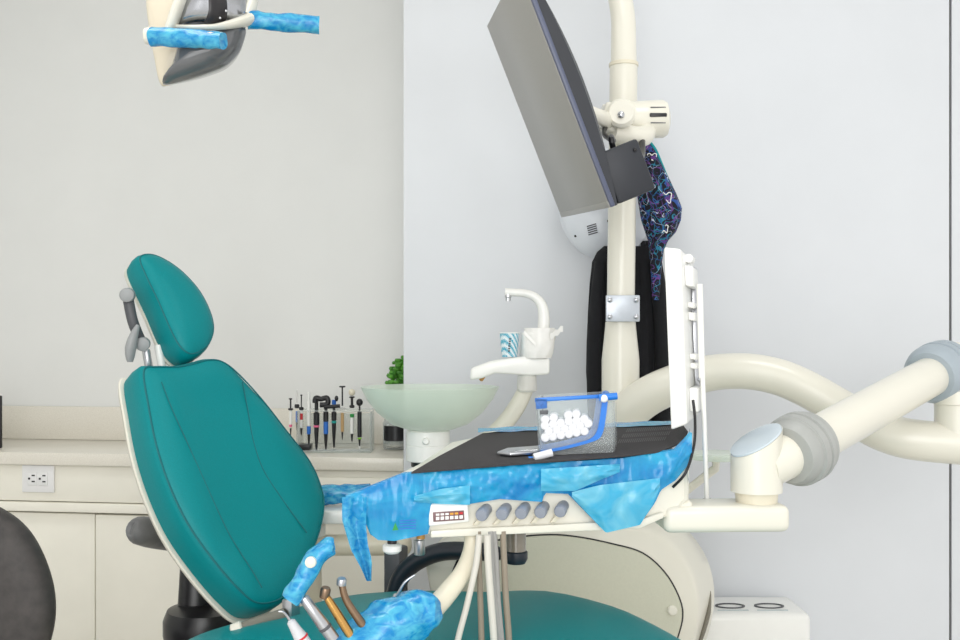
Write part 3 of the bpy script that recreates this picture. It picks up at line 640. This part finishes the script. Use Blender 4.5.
def sleeve(path, rads, m, seg=28, amp=.003, flat=1, s=50):
    pts = cr(path, 6); mb = MB(); n_ = len(pts)
    mb.tube(pts, list(rads), seg, True, flat)
    for v in mb.bm.verts: v.co += V((noise.noise(v.co*s), noise.noise(v.co*s+V((9, 0, 0))), noise.noise(v.co*s+V((0, 7, 0)))))*amp
    return mb
tag(sleeve([at(152, 37, YL-.052), at(175, 38, YL-.063), at(200, 39, YL-.075), at(223, 40.5, YL-.086)], [.0185, .018, .019, .018, .017, .017], M['film3']).build('handle_sleeve', M['film3']), 'blue film sleeve over the left handle of the operating lamp', 'film sleeve', 'blue lamp handle sleeves')
tag(sleeve([at(248, 19.5, YL+.002), at(270, 21.5, YL+.01), at(295, 23, YL+.022), at(319, 25, YL+.032)], [.019, .0175, .017, .0185, .0175, .019], M['film3']).build('handle_sleeve', M['film3']), 'blue film sleeve over the right handle of the operating lamp', 'film sleeve', 'blue lamp handle sleeves')

# ------------------------------------------------------------ delivery unit
AL = R(14); XD = V((math.cos(AL), math.sin(AL), 0)); YD = V((-math.sin(AL), math.cos(AL), 0)); CD = at(372, 500, 1.62); ND = -YD
def dp(px, py, out=0): return on_plane(px, py, CD+ND*out, ND)
du = thing('delivery_unit', dp(520, 530)+YD*.2, 'cream dental delivery unit with instrument console on a thick jointed arm', 'delivery unit')
fp = [(352, 504), (360, 494), (405, 474.5), (540, 463.6), (620, 457.2), (684, 452), (691, 458), (690, 500), (672, 516), (640, 524), (560, 528), (460, 533), (384, 538), (370, 530), (356, 516)]
fw_ = [dp(x, y) for x, y in fp]
cD = sum(fw_, V())/len(fw_)
def back(p, d, k):
    # narrower and a little higher toward the rear
    x = (p-cD).dot(XD); x2 = x*(1-(.66+.2*abs(x)/.3)*k) if x < 0 else x*(1-.02*k)
    z = p.z-cD.z; z2 = z+.012*k if z > 0 else z*(1-.45*k)
    return cD+XD*x2+V((0, 0, z2))+YD*d
def shr(s): return [cD+(p-cD)*s for p in fw_]
MB().loft([[p+YD*.006 for p in shr(.97)], [p+YD*.001 for p in shr(.985)], [p+YD*.006 for p in fw_], [back(p, .12, .33) for p in fw_], [back(p, .26, .7) for p in fw_], [back(p, .37, 1) for p in fw_], [back(p, .375, 1.05) for p in fw_]]).build('console', M['cream'], du)
fr = MB()
fr.prism([dp(431, 538, .004), dp(640, 528.5, .004), dp(664, 518, .004), dp(664, 512, .004), dp(640, 520, .004), dp(560, 524.5, .004), dp(460, 529, .004), dp(431, 531, .004)], YD*.02, .002)
fr.build('front_rail', M['cream'], du)
# display panel
ds = MB().prism([dp(427, 504, .008), dp(468, 500, .008), dp(470, 522, .008), dp(429, 527, .008)], YD*.02, .004, 3).build('display_panel', M['white'], du)
MB().prism([dp(433, 512.5, .010), dp(464, 510.5, .010), dp(464.5, 520, .010), dp(433.5, 522, .010)], YD*.004, .0006).build('display_window', mat('display_maroon', (120, 86, 88), .35), ds)
for i in range(6):
    x = 436+i*4.7
    MB().prism([dp(x, 517-i*.3, .0115), dp(x+3.4, 516.8-i*.3, .0115), dp(x+3.4, 520-i*.3, .0115), dp(x, 520.3-i*.3, .0115)], YD*.002).build('key', M['white'], ds)
    MB().prism([dp(x, 513.8-i*.3, .0115), dp(x+3.4, 513.6-i*.3, .0115), dp(x+3.4, 515.6-i*.3, .0115), dp(x, 515.8-i*.3, .0115)], YD*.002).build('key', M[('white', 'white', 'white', 'orange', 'orange', 'red')[i]], ds)
# knobs
for i, x in enumerate((482, 502, 521, 540, 559.5)):
    c = dp(x, 511-i*.9, .0)
    k = MB().lathe([(.0098, -.010), (.0098, .008), (.0106, .010), (.0106, .022), (.009, .026), (.002, .0265)], c+XD*.005, ND+V((-.50, 0, -.16)), 22).build('control_knob', M['grey'] if False else mat('knob_grey', (140, 146, 158), .4) if i == 0 else bpy.data.materials['knob_grey'], du)
    w = MB().prism([dp(x-9, 525.5-i*.7, .003), dp(x-3.5, 525-i*.7, .003), dp(x+3.5, 516-i*.9, .003), dp(x-1.5, 516.5-i*.9, .003)], YD*.006, .001).build('holder_groove_shade', M['cream2'], du)  # grooves in warmer cream, painted to carry the shadow streaks under the knobs
# below-console fittings
MB().lathe([(.008, 0), (.008, .014), (.012, .015)], dp(395, 541)+YD*.03, (0, 0, -1), 16).build('knob_neck', M['black'], du)
MB().lathe([(.012, 0), (.016, .003), (.0155, .012), (.011, .016)], dp(395, 547)+YD*.03, (0, 0, -1), 20).build('lower_knob', M['white'], du)
MB().lathe([(.006, -.004), (.006, .01), (.0095, .011), (.0095, .034), (.008, .036)], dp(424, 538)+YD*.04, (0, 0, -1), 18).build('metal_socket', M['steel'], du)
MB().lathe([(.007, 0), (.007, .008)], dp(424, 537)+YD*.028, (0, 0, -1), 14).build('socket_ring', M['stain'], du)
MB().lathe([(.015, -.03), (.0175, -.03), (.0175, .038), (.012, .040)], dp(516, 531, -.06), (0, 0, -1), 24).build('bottle', mat('dark_bottle', (122, 114, 102), .12, coat=.6, var=.3, scale=18), du)
MB().lathe([(.0185, .034), (.0205, .036), (.0205, .048), (.016, .056), (.006, .057)], dp(516, 531, -.06), (0, 0, -1), 24).build('bottle_base', M['navy'], du)
# instrument arm and hoses
MB().tube(cr([dp(472, 528, -.02), dp(471, 550, -.01), dp(463, 572, .01), dp(449, 591, .03), dp(436, 606, .05), dp(418, 624, .06)], 6), [.0125, .0135, .0150, .0165, .017, .017], 18).build('holder_arm', M['cream2'], du)
for pth_, r, m_ in (([(474, 531), (471, 560), (462, 600), (451, 645), (446, 700)], .0052, 'tube'), ([(482, 531), (483, 560), (486, 600), (489, 645), (489, 700)], .006, 'tube'), ([(490, 531), (491, 560), (494, 600), (499, 645), (499, 700)], .006, 'tube2'), ([(494, 531), (496, 560), (498, 600), (503, 660), (503, 700)], .005, 'tube2'), ([(503, 531), (504, 560), (506, 600), (509, 645), (508, 700)], .0055, 'tube3'), ([(479, 531), (479, 560), (481, 620), (483, 700)], .005, 'tube3')):
    MB().tube(cr([dp(x, y)+YD*(.0 if m_ != 'tube' else -.035) for x, y in pth_], 6), r, 12).build('hose', M[m_], du)
# bracket, post, joint, arm
YA = 1.80
MB().box(at(720, 515, YA), (.225, .10, .048), Matrix.Rotation(.05, 3, 'Z'), .014, 4).build('support_bracket', M['cream'], du)
MB().box(at(675, 511, YA-.01), (.055, .07, .05), None, .012, 3).build('bracket_root', M['cream'], du)
zb_ = at(0, 502, YA).z; pxp = (756.5-480)*YA/F
MB().lathe([(.036, zb_-.004), (.038, zb_+.018)], (pxp, YA, 0), seg=36).build('post_neck', M['cream2'], du)
slant = V((-.50, -.16, .85)).normalized(); pc3 = at(753, 443, YA)
ring = []
pr = .0455
bot = [V((pxp+pr*math.cos(a), YA+pr*math.sin(a), zb_+.019)) for a in [2*math.pi*k/48 for k in range(48)]]
topr = [V((p.x, p.y, pc3.z-(slant.x*(p.x-pc3.x)+slant.y*(p.y-pc3.y))/slant.z)) for p in bot]
MB().loft([bot, topr]).build('post', M['cream'], du)
tcn = sum(topr, V())/48
MB().loft([[tcn+(p-tcn)*.985+slant*.0005 for p in topr], [tcn+(p-tcn)*.97+slant*.004 for p in topr], [tcn+(p-tcn)*.6+slant*.007 for p in topr]]).build('post_cap', M['capg'], du)
a0 = at(762, 466, YA); a1 = at(797, 450, 1.83); a2 = at(935, 374, 2.19); ax = (a2-a1).normalized()
MB().tube([a0+ax*(-.0), a1], .043, 32).build('elbow', M['cream'], du)
MB().lathe([(.043, -.035), (.052, -.034), (.058, -.026), (.061, -.012), (.066, -.010), (.067, .004), (.063, .006), (.063, .010), (.067, .012), (.067, .022), (.063, .024), (.063, .028), (.064, .03), (.062, .040), (.044, .042)], a1+ax*.0, ax, 44).build('joint_ring', M['ring2'], du)
MB().tube([a1, a2], .0425, 36).build('arm_tube', M['cream'], du)
MB().lathe([(.044, -.028), (.054, -.028), (.062, -.018), (.066, -.004), (.066, .010), (.062, .012), (.062, .016), (.067, .018), (.067, .030), (.062, .032), (.062, .036), (.066, .038), (.064, .056), (.045, .062)], a2, ax, 44).build('joint_ring', M['ring'], du)
MB().tube([a2, a2+ax*.10], .05, 24).build('arm_end', M['cream'], du)

# tray top (mat)
def tp(px, py):   # point on the sloped tray top
    a = dp(405, 474.5); b = dp(684, 452); c = a+YD*.37+V((0, 0, .012)); nn = (b-a).cross(c-a).normalized()
    return on_plane(px, py, a+V((0, 0, .004)), nn)
mo_ = [tp(x, y) for x, y in ((411, 473), (440, 456), (482, 434), (500, 432), (540, 430.5), (580, 429), (640, 424), (668, 421.5), (682, 424), (688, 432), (684, 442), (660, 452), (625, 456), (580, 459.5), (540, 462.5), (470, 468))]
nm = V((0, 0, 1))
tm = MB().prism([p-V((0, 0, .0015)) for p in mo_], V((0, 0, .003)), .0008)
tag(tm.build('tray_mat', M['mat_']), 'black ribbed rubber mat lying on the delivery unit top', 'tray mat')
for nm_ in range(1): pass
# mat ridges
rb_ = MB()
for j in range(3):
    for i in range(24):
        a = tp(628+i*2.0-j*4, 429.5+j*5.5-i*.12); b = tp(626+i*2.0-j*4, 433+j*5.5-i*.12); rb_.tube([a+V((0, 0, .0012)), b+V((0, 0, .0012))], .0011, 6)
rb_.build('ribs', mat('rib_rubber', (84, 82, 84), .6), bpy.data.objects['tray_mat'])
# instrument on the mat
ti = thing('metal_instrument', tp(515, 456), 'flat steel instrument lying on the black mat left of the cotton dispenser', 'instrument')
p0, p1, p2 = tp(497, 456.5), tp(512, 453), tp(540, 452)
up = V((0, 0, .006))
MB().prism([tp(497, 457)+up*.6, tp(507, 453)+up*.6, tp(541, 450.5)+up*.6, tp(541, 456)+up*.6, tp(510, 458.5)+up*.6], V((0, 0, .006)), .0015).build('blade', M['steel'], ti)
MB().tube([tp(508, 457)+up*1.2, tp(541, 455)+up*1.6], .0028, 10).build('rod', M['chrome'], ti)

# cotton dispenser -----------------------------------------------
YQ = 1.74
AQ = R(6)
def bxp(px, py, dy=0):
    return on_plane(px, py, at(578, 430, YQ)+V((0, dy, 0)), V((.04, -1, 0)).normalized())
cdp = thing('cotton_dispenser', bxp(578, 459), 'clear acrylic cotton roll dispenser with blue trim on the tray', 'dispenser')
T = V((0, .003, 0))
fpan = [bxp(537, 398), bxp(612, 394), bxp(613, 457), bxp(541, 459)]
MB().prism([p for p in fpan], T, .0004).build('front_panel', M['acry'], cdp)
BK = V((.016, .085, .001))
MB().prism([p+BK for p in fpan], T, .0004).build('back_panel', M['acry'], cdp)
MB().prism([fpan[1]+T, fpan[2]+T, fpan[2]+BK, fpan[1]+BK], V((.003, 0, 0)), .0004).build('side_panel', M['acry'], cdp)
MB().prism([fpan[0]+T, fpan[3]+T, fpan[3]+BK, fpan[0]+BK], V((-.003, 0, 0)), .0004).build('side_panel', M['acry'], cdp)
fz = V((0, -.0035, 0))
bt = MB(); bt.prism([bxp(535, 398)+fz, bxp(617, 393.5)+fz, bxp(617, 397)+fz, bxp(535, 402)+fz], V((0, .008, 0)), .001)
bt.build('top_trim', M['bluep'], cdp)
MB().prism([bxp(535, 398)+fz, bxp(547, 399)+fz, bxp(547, 408)+fz, bxp(536, 409)+fz], V((0, .003, 0)), .0005).build('corner_label', mat('label_blue', (48, 104, 178), .4, var=.3, scale=300), cdp)
MB().prism([bxp(539.5, 410.5)+fz, bxp(548, 410)+fz, bxp(548, 414)+fz, bxp(540, 414.5)+fz], V((0, .003, 0)), .0005).build('corner_label', M['dgrey'], cdp)
# sloped shelf that curves up (blue)
chn = cr([V((x, y, 0)) for x, y in ((540, 450.5), (560, 447), (580, 442), (591, 438), (597, 430), (600, 415), (602, 399))], 6)
a_ = []; b_ = []
rows = [[bxp(p.x, p.y)+V((0, dy, 0)) for p in chn] for dy in (-.004, .082)]
rows2 = [[bxp(p.x+(2.0 if p.x < 588 else min(5.5, 2+(p.x-588)*.6)), p.y+2.6)+V((0, dy, 0)) for p in chn] for dy in (-.004, .082)]
MB().loft([[rows[0][i], rows[-1][i], rows2[-1][i], rows2[0][i]] for i in range(len(chn))]).build('roll_chute', M['bluep'], cdp)
MB().tube([bxp(603, 398)+V((0, -.012, 0)), bxp(603, 398)+BK+V((0, .006, 0))], .0075, 16).build('cross_rod', M['bluep'], cdp)
MB().tube([bxp(599, 397.6, -.012), bxp(617, 396, -.012)], .0062, 14).build('rod_handle', M['bluep'], cdp)
MB().ball(bxp(603, 398)+V((0, -.014, 0)), .0072, 16).build('rod_cap', M['white'], cdp)
MB().prism([bxp(528, 456)+V((0, -.02, 0)), bxp(528, 462)+V((0, -.02, 0)), bxp(560, 460)+V((0, -.02, 0)), bxp(560, 456.5)+V((0, -.02, 0))], V((0, .02, 0)), .001).build('front_lip', M['bluep'], cdp)
# cotton rolls
proto = None; RL = .0079
spots = []
for row, (xs, off) in enumerate(((list(range(7)), 0), (list(range(7)), 1), (list(range(6)), 2), ([0, 1.1, 3.0, 4.0], 3))):
    for i in xs:
        px = 546+i*7.8+(3.6 if row == 1 else 0); 
        base = 448.5-(px-540)*.17-(max(0, px-585)**1.5)*.1
        py = base-5.2-row*6.2
        if px > 590-row*.6: continue
        spots.append((px, py, row))
for k, (px, py, row) in enumerate(spots):
    c = bxp(px, py)+V((random.uniform(-.0006, .0006), .014, random.uniform(-.0006, .0006)))
    if proto is None:
        proto = MB().lathe([(.002, 0), (RL*.85, .0005), (RL, .003), (RL, .036), (RL*.85, .0385), (.002, .039)], (0, 0, 0), (.1, 1, 0), 16).build('cotton_roll', M['cotton']); r_ = proto
        proto.location = c
    else: r_ = dup(proto, c)
    tag(r_, 'white cotton dental roll stacked inside the clear dispenser', 'cotton roll', 'cotton rolls in the dispenser')
lr = MB().tube([bxp(534, 457.5, -.034), bxp(552, 452.5, -.030)], .0068, 16).build('cotton_roll', M['cotton'])
tag(lr, 'loose white cotton roll lying on the blue lip in front of the dispenser', 'cotton roll')

# barrier film over console front ------------------------------
topb = [(345, 497), (405, 473.5), (540, 463.5), (620, 458.5), (676, 450), (686, 440), (693, 432)]
lowb = [(345, 505), (356, 518), (366, 524), (370, 534), (378, 540), (395, 541), (428, 534), (430, 525), (433, 508), (440, 503), (470, 504), (500, 499), (542, 502), (545, 493), (568, 494), (605, 532), (640, 524), (655, 503), (661, 490), (676, 480), (692, 460)]
def itp(tb, x):
    for (x0, y0), (x1, y1) in zip(tb, tb[1:]):
        if x <= x1: return y0+(y1-y0)*(x-x0)/(x1-x0)
    return tb[-1][1]
cols = [346+i*2.0 for i in range(174)]
rows = []
for j in range(4):
    rows.append([dp(x, itp(topb, x), .004)+YD*(.010*(1-j/4))+V((0, 0, .0012)) for x in cols])
for j in range(19):
    f = j/18
    rows.append([dp(x, itp(topb, x)+(itp(lowb, x)-itp(topb, x))*f, .005+.006*math.sin(f*3.1)+.004*noise.noise(V((x*.05, f*2, 1)))+.003*noise.noise(V((x*.2, f*5, 4)))) for x in cols])
fm = MB().grid(rows).build('barrier_film', M['film'])
tag(fm, 'blue plastic barrier film stretched over the front of the delivery unit', 'plastic film')
# paler second layer patches + tail
def patchfilm(poly_top, poly_low, x0, x1, out, m, name, label):
    cs = [x0+(x1-x0)*i/40 for i in range(41)]
    rw = [[dp(x, itp(poly_top, x)+(itp(poly_low, x)-itp(poly_top, x))*j/12, out+.005*noise.noise(V((x*.09, j*.3, 7)))+.006*math.sin(j/12*3.1)) for x in cs] for j in range(13)]
    return tag(MB().grid(rw).build(name, m), label, 'plastic film')
patchfilm([(414, 496), (440, 489), (470, 485)], [(414, 502), (440, 504), (470, 505)], 414, 470, .015, M['film2'], 'barrier_film', 'pale strip of blue film just above the display panel')
patchfilm([(541, 469), (620, 464)], [(541, 491), (575, 491), (600, 480), (620, 472)], 541, 620, .017, M['film2'], 'barrier_film', 'pale blue film patch in the middle of the unit front')
patchfilm([(572, 492), (600, 485), (660, 478)], [(572, 497), (606, 533), (640, 525), (652, 506), (660, 488)], 572, 660, .017, M['film2'], 'barrier_film', 'pale pointed flap of blue film at the right of the knobs')
# right corner film rising to the back
rt = []
for j in range(9):
    f = j/8
    rt.append([dp(684+5*g-2*f*(1-g), 449+(482-449)*g*(1-.15*f), .004)*(1-f)+(at(690-1*g, 428+22*g, 1.98))*f+V((.002*noise.noise(V((f*5, g*4, 1))), 0, .004*noise.noise(V((f*6, g*3, 2))))) for g in [i/10 for i in range(11)]])
tag(MB().grid(rt).build('barrier_film', M['film']), 'blue film folded around the right end of the delivery unit', 'plastic film')
bkf = [[tp(478+x*200, 434.5-8*x-j*2.2)+V((0, 0, .004+.003*noise.noise(V((x*9, j, 0))))) for x in [i/30 for i in range(31)]] for j in range(3)]
tag(MB().grid(bkf).build('barrier_film', M['film']), 'blue film edge showing behind the far side of the black mat', 'plastic film')
# hanging tail left
tl = []
for j in range(15):
    f = j/14; y = 497+f*84
    xl = itp([(497, 342), (520, 342), (550, 351), (570, 362), (582, 367)], y); xr = itp([(497, 367), (525, 366), (545, 368), (560, 372), (582, 371.5)], y)
    tl.append([dp(xl+(xr-xl)*g, y, .012+.008*math.sin(g*7+f*2)+.004*noise.noise(V((g*4, f*6, 3)))) for g in [i/14 for i in range(15)]])
tag(MB().grid(tl).build('barrier_film', M['film3']), 'twisted blue film tail hanging from the left corner of the delivery unit', 'plastic film')
# label under film
lb = thing('warning_label', dp(400, 520, .022), 'small printed label with green triangle on the left of the unit front', 'label')
tri = [dp(392.5, 530.5, .0225), dp(398.5, 530, .0225), dp(395.3, 522.5, .0225)]
MB().prism(tri, YD*.001).build('triangle', M['green'], lb)
for i in range(4): MB().prism([dp(399.5, 520.5+i*2.7-.2, .0225), dp(416, 519.7+i*2.7-.2, .0225), dp(416, 520.6+i*2.7, .0225), dp(399.5, 521.4+i*2.7, .0225)], YD*.0006).build('text_line', M['blue'], lb)

# ------------------------------------------------------------ handpieces and wrapped holder
hw = sleeve([dp(305, 684, .09), dp(345, 655, .09), dp(380, 632, .088), dp(406, 618, .085), dp(424, 614, .08), dp(433, 620, .075)], [.026, .040, .045, .044, .038, .016], M['film3'], 36, .0075, .9, 40)
tag(hw.build('wrapped_holder', M['film3']), 'crumpled blue film bundle wrapped over the instrument holder bottom centre', 'wrapped holder')
def hp(px, py, k=0): return dp(px, py, .11+k)
h = thing('scaler_handpiece', hp(302, 640), 'white scaler handpiece with red ring and hooked steel tip', 'handpiece')
MB().tube(cr([hp(278.5, 611.5), hp(283, 612), hp(287, 616), hp(291, 622)], 5), [.0012, .0016, .002, .0028], 8).build('tip', M['steel'], h)
dr = (hp(304, 643)-hp(290, 620)).normalized()
MB().lathe([(.003, 0), (.0065, .003), (.0085, .02), (.0105, .032), (.0115, .06), (.0115, .09)], hp(290, 620), dr, 20).build('body', mat('pale_grey_plastic', (205, 206, 210), .3), h)
MB().lathe([(.0108, 0), (.0115, .0005), (.0117, .0025), (.011, .003)], hp(290, 620)+dr*.030, dr, 20).build('band', M['red'], h)
h = thing('curing_light', hp(318, 610), 'silver handpiece with its head wrapped in a blue film cover', 'handpiece')
dr = (hp(330, 634)-hp(303, 597)).normalized()
MB().lathe([(.006, 0), (.0075, .002), (.0085, .03), (.0095, .05), (.0095, .08)], hp(303, 597), dr, 20).build('body', M['steel'], h)
MB().lathe([(.0098, 0), (.0102, .001), (.0102, .004), (.0098, .005)], hp(303, 597)+dr*.055, dr, 20).build('band', M['dgrey'], h)
sl = sleeve([hp(290, 600), hp(300, 585), hp(309, 568), hp(318, 555), hp(330, 546), hp(334, 545)], [.016, .019, .0185, .018, .017, .009], M['film3'], 26, .0035, .8, 45)
so = sl.build('film_cover', M['film3'], h)
MB().lathe([(.0085, 0), (.008, .006), (.004, .009)], hp(311, 562, .018), (0, -1, .1), 18).build('button', M['cream'], h)
h = thing('gold_handpiece', hp(336, 610), 'gold handpiece with a small dark head, right of the film wrapped silver one', 'handpiece')
dr = (hp(346, 628)-hp(326, 596)).normalized()
MB().lathe([(.005, 0), (.006, .01), (.0068, .03), (.0075, .075)], hp(326, 596), dr, 18).build('body', M['gold'], h)
MB().lathe([(.004, -.008), (.0075, -.007), (.008, .006), (.006, .009)], hp(325, 593), V((.2, -.2, 1)), 18).build('head', M['bronze'], h)
h = thing('bronze_handpiece', hp(350, 605), 'dark bronze curved handpiece nearest the blue bundle', 'handpiece')
MB().tube(cr([hp(342, 585), hp(345, 597), hp(351, 608), hp(360, 621), hp(368, 632)], 6), [.0052, .0055, .006, .0068, .007], 16).build('body', M['bronze'], h)
MB().lathe([(.0055, -.005), (.0075, -.004), (.0075, .004), (.006, .006)], hp(341.5, 582), V((.1, -.2, 1)), 18).build('head', M['steel'], h)
h = thing('air_water_syringe', hp(405, 586), 'thin bent steel syringe tip sticking out of the blue bundle', 'instrument')
MB().tube(cr([dp(394, 602, .075), dp(399, 592, .085), dp(405, 582, .09), dp(415, 575, .09)], 5), [.003, .0024, .0019, .0015], 10).build('tip', M['steel'], h)
MB().lathe([(.005, 0), (.005, .008), (.0035, .01)], dp(395, 600, .075), (0.2, 0, .8), 12).build('nut', M['steel'], h)

# ------------------------------------------------------------ xray viewer and rod
vw = thing('film_viewer', at(680, 440, 1.86), 'upright white light box panel seen edge on at the right end of the unit', 'light box')
YV = 1.78
nl, nr = at(664, 247, YV), at(681, 249, YV); bl, br = at(671, 430, YV), at(687.5, 424, YV)
dv = V((.078, .26, 0))
MB().prism([nl, nr, br, bl], dv, .004, 3).build('panel', M['white'], vw)
rn = (nr-nl).normalized()
def vp(s, t, off): # s along depth, t down the edge
    return nr+(br-nr)*t+dv*s+rn*off
for t0, t1 in ((.08, .20), (.80, .94)): MB().prism([vp(.2, t0, 0), vp(.6, t0, 0), vp(.6, t1, 0), vp(.2, t1, 0)], rn*.016, .003).build('clip', M['white'], vw)
for t0, t1 in ((.29, .325), (.35, .40), (.60, .635), (.655, .69)): MB().prism([vp(.35, t0, .0), vp(.6, t0, .0), vp(.6, t1, .0), vp(.35, t1, .0)], rn*.014, .002).build('clip', M['white'], vw)
MB().prism([vp(.62, .06, .002), vp(.85, .06, .002), vp(.85, .97, .002), vp(.62, .97, .002)], rn*.008, .001).build('mounting_strip', M['steel'], vw)
MB().tube([vp(.3, .03, .006), vp(.5, .03, .006)], .008, 12).build('screw_boss', M['white'], vw)
MB().tube([at(699.5, 284, 1.86), at(702, 378, 1.86)], .006, 12).build('rod_sleeve', M['white'], vw)
MB().tube([at(701, 330, 1.862), at(707, 502, 1.862)], .0045, 12).build('rod', M['white'], vw)
MB().tube([vp(.8, .3, .006), at(700, 310, 1.86)], .004, 10).build('rod_link', M['steel'], vw)
MB().tube([vp(.8, .75, .006), at(703, 385, 1.86)], .004, 10).build('rod_link', M['steel'], vw)
MB().box(at(708, 501, 1.855), (.018, .02, .008), None, .002).build('rod_foot', M['chrome'], vw)
MB().tube(cr([at(693, 400, 1.80), at(695, 420, 1.79), at(694, 445, 1.76), at(686, 472, 1.73), at(673, 487, dp(673, 487, .004).y)], 6), .0026, 10).build('cable', M['black'], vw)

# glass shelf behind the viewer and the assistant arm
gs = thing('glass_shelf', at(718, 455, 2.4), 'small green glass shelf edge behind the viewer rod', 'shelf')
MB().lathe([(.02, 0), (.062, 0), (.064, .004), (.064, .012), (.06, .016), (.02, .016)], at(716, 459, 2.40), seg=36).build('plate', M['glass'], gs)
MB().tube([at(716, 460, 2.40), at(716, 468, 2.42), at(668, 505, 2.52)], .010, 12).build('stalk', M['cream'], gs)
aa = thing('assistant_arm', at(330, 640, 2.62), 'cream assistant arm with small blue film covered shelf beside the backrest', 'assistant arm')
aa.location.z = 0; aa.matrix_world = Matrix.Translation(V((aa.location.x, aa.location.y, 0)))
MB().box(at(352, 545, 2.63), (.315, .06, .052), None, .022, 5).build('bar', M['cream2'], aa)
MB().box(at(330, 513, 2.63), (.12, .14, .035), None, .006, 3).build('shelf', M['white'], aa)
MB().tube([at(318, 525, 2.63), at(318, 545, 2.63)], .02, 16).build('spacer', M['white'], aa)
pb = at(312, 545, 2.64)
MB().lathe([(.09, 0), (.09, .015), (.03, .03), (.025, pb.z)], (pb.x, pb.y, 0), seg=24).build('stand', M['cream2'], aa)
fl = sleeve([at(300, 496, 2.63), at(320, 495, 2.63), at(340, 494, 2.63), at(370, 492, 2.63)], [.026, .027, .025, .02], M['film3'], 24, .005, 1.0, 40)
tag(fl.build('barrier_film', M['film3']), 'crinkled blue film lying on the small shelf between backrest and delivery unit', 'plastic film')

# ------------------------------------------------------------ stool bottom left
st_ = thing('operator_stool', (-.98, 1.98, 0), 'charcoal leather operator stool with round back at the left edge', 'stool')
YT = 2.0
so_ = cr([at(x, y, YT) for x, y in ((-26, 509), (0, 518), (22, 538), (38, 568), (47, 602), (46, 636), (35, 666), (8, 694), (-37, 704), (-82, 694), (-109, 659), (-113, 614), (-102, 564), (-72, 522))], 5, True)
MB().rings(so_, [(.5, .06), (.92, .058), (.985, .045), (1.0, .03), (.99, .012), (.95, .002), (.85, -.008), (.6, -.016), (.3, -.02)], V((0, 1, .12)).normalized()).build('back_pad', M['fabric'], st_)
MB().tube(cr([V((-.98, 2.04, .6)), V((-.98, 2.07, .48)), V((-.98, 2.10, .36)), V((-.98, 2.2, .352))], 6), .018, 12).build('back_bar', M['black'], st_)
MB().lathe([(.03, .36), (.18, .362), (.20, .38), (.205, .40), (.195, .42), (.15, .43), (.05, .432)], (-1.0, 2.20, 0), seg=40).build('seat', M['fabric'], st_)
MB().lathe([(.028, .05), (.028, .25), (.02, .25), (.02, .365)], (-1.0, 2.20, 0), seg=20).build('gas_column', M['black'], st_)
for k in range(5):
    a = k*2*math.pi/5+.3; e = V((-1.0+.26*math.cos(a), 2.20+.26*math.sin(a), .07))
    lg = MB().tube([V((-1.0, 2.20, .10)), e], [.022, .014], 10).build('leg', M['black'], st_)
    MB().lathe([(.006, -.012), (.026, -.012), (.028, -.006), (.028, .006), (.026, .012), (.006, .012)], e+V((0, 0, -.042)), V((-math.sin(a), math.cos(a), 0)), 16).build('caster', M['black'], lg)

# ------------------------------------------------------------ lights, camera
def area(loc, size, en, tgt, col=(1, 1, 1), sy=None):
    l = bpy.data.lights.new('area_light', 'AREA'); l.energy = en; l.size = size; l.color = col
    if sy: l.shape = 'RECTANGLE'; l.size_y = sy
    o = bpy.data.objects.new('area_light', l); COL.objects.link(o); o.location = loc
    o.rotation_euler = (V(tgt)-V(loc)).to_track_quat('-Z', 'Y').to_euler(); return o
area(rm(-.6, -1.2, 2.66), .55, 5, rm(-.6, -1.2, 0), (1, .985, .96))
area(rm(.9, -1.2, 2.66), .55, 5, rm(.9, -1.2, 0), (.97, .985, 1))
area((.1, -1.6, 2.1), 2.2, 43, (0, 2.6, .7), (1, .995, .99))  # added unseen fill behind the camera for the vertical fronts
area((-.3, -1.0, 1.0), 1.6, 16.5, (-.4, 3, .5), (1, .995, .98))  # added low fill, unseen, brightens the cabinets under the worktop
w = bpy.data.worlds.new('World'); bpy.context.scene.world = w; w.use_nodes = True
bg = w.node_tree.nodes['Background']; bg.inputs['Color'].default_value = (1, .99, .97, 1); bg.inputs['Strength'].default_value = 1.03
cam = bpy.data.cameras.new('camera'); co = bpy.data.objects.new('camera', cam); COL.objects.link(co)
co.location = (0, 0, CH); co.rotation_euler = (R(90), 0, 0)
cam.sensor_width = 36; cam.lens = 36*F/960; cam.shift_y = 20/960; cam.clip_start = .05
sc = bpy.context.scene; sc.camera = co
sc.view_settings.view_transform = 'Standard'; sc.view_settings.look = 'None'; sc.view_settings.exposure = 0
for o in bpy.data.objects:
    if '_o' in o: del o['_o']
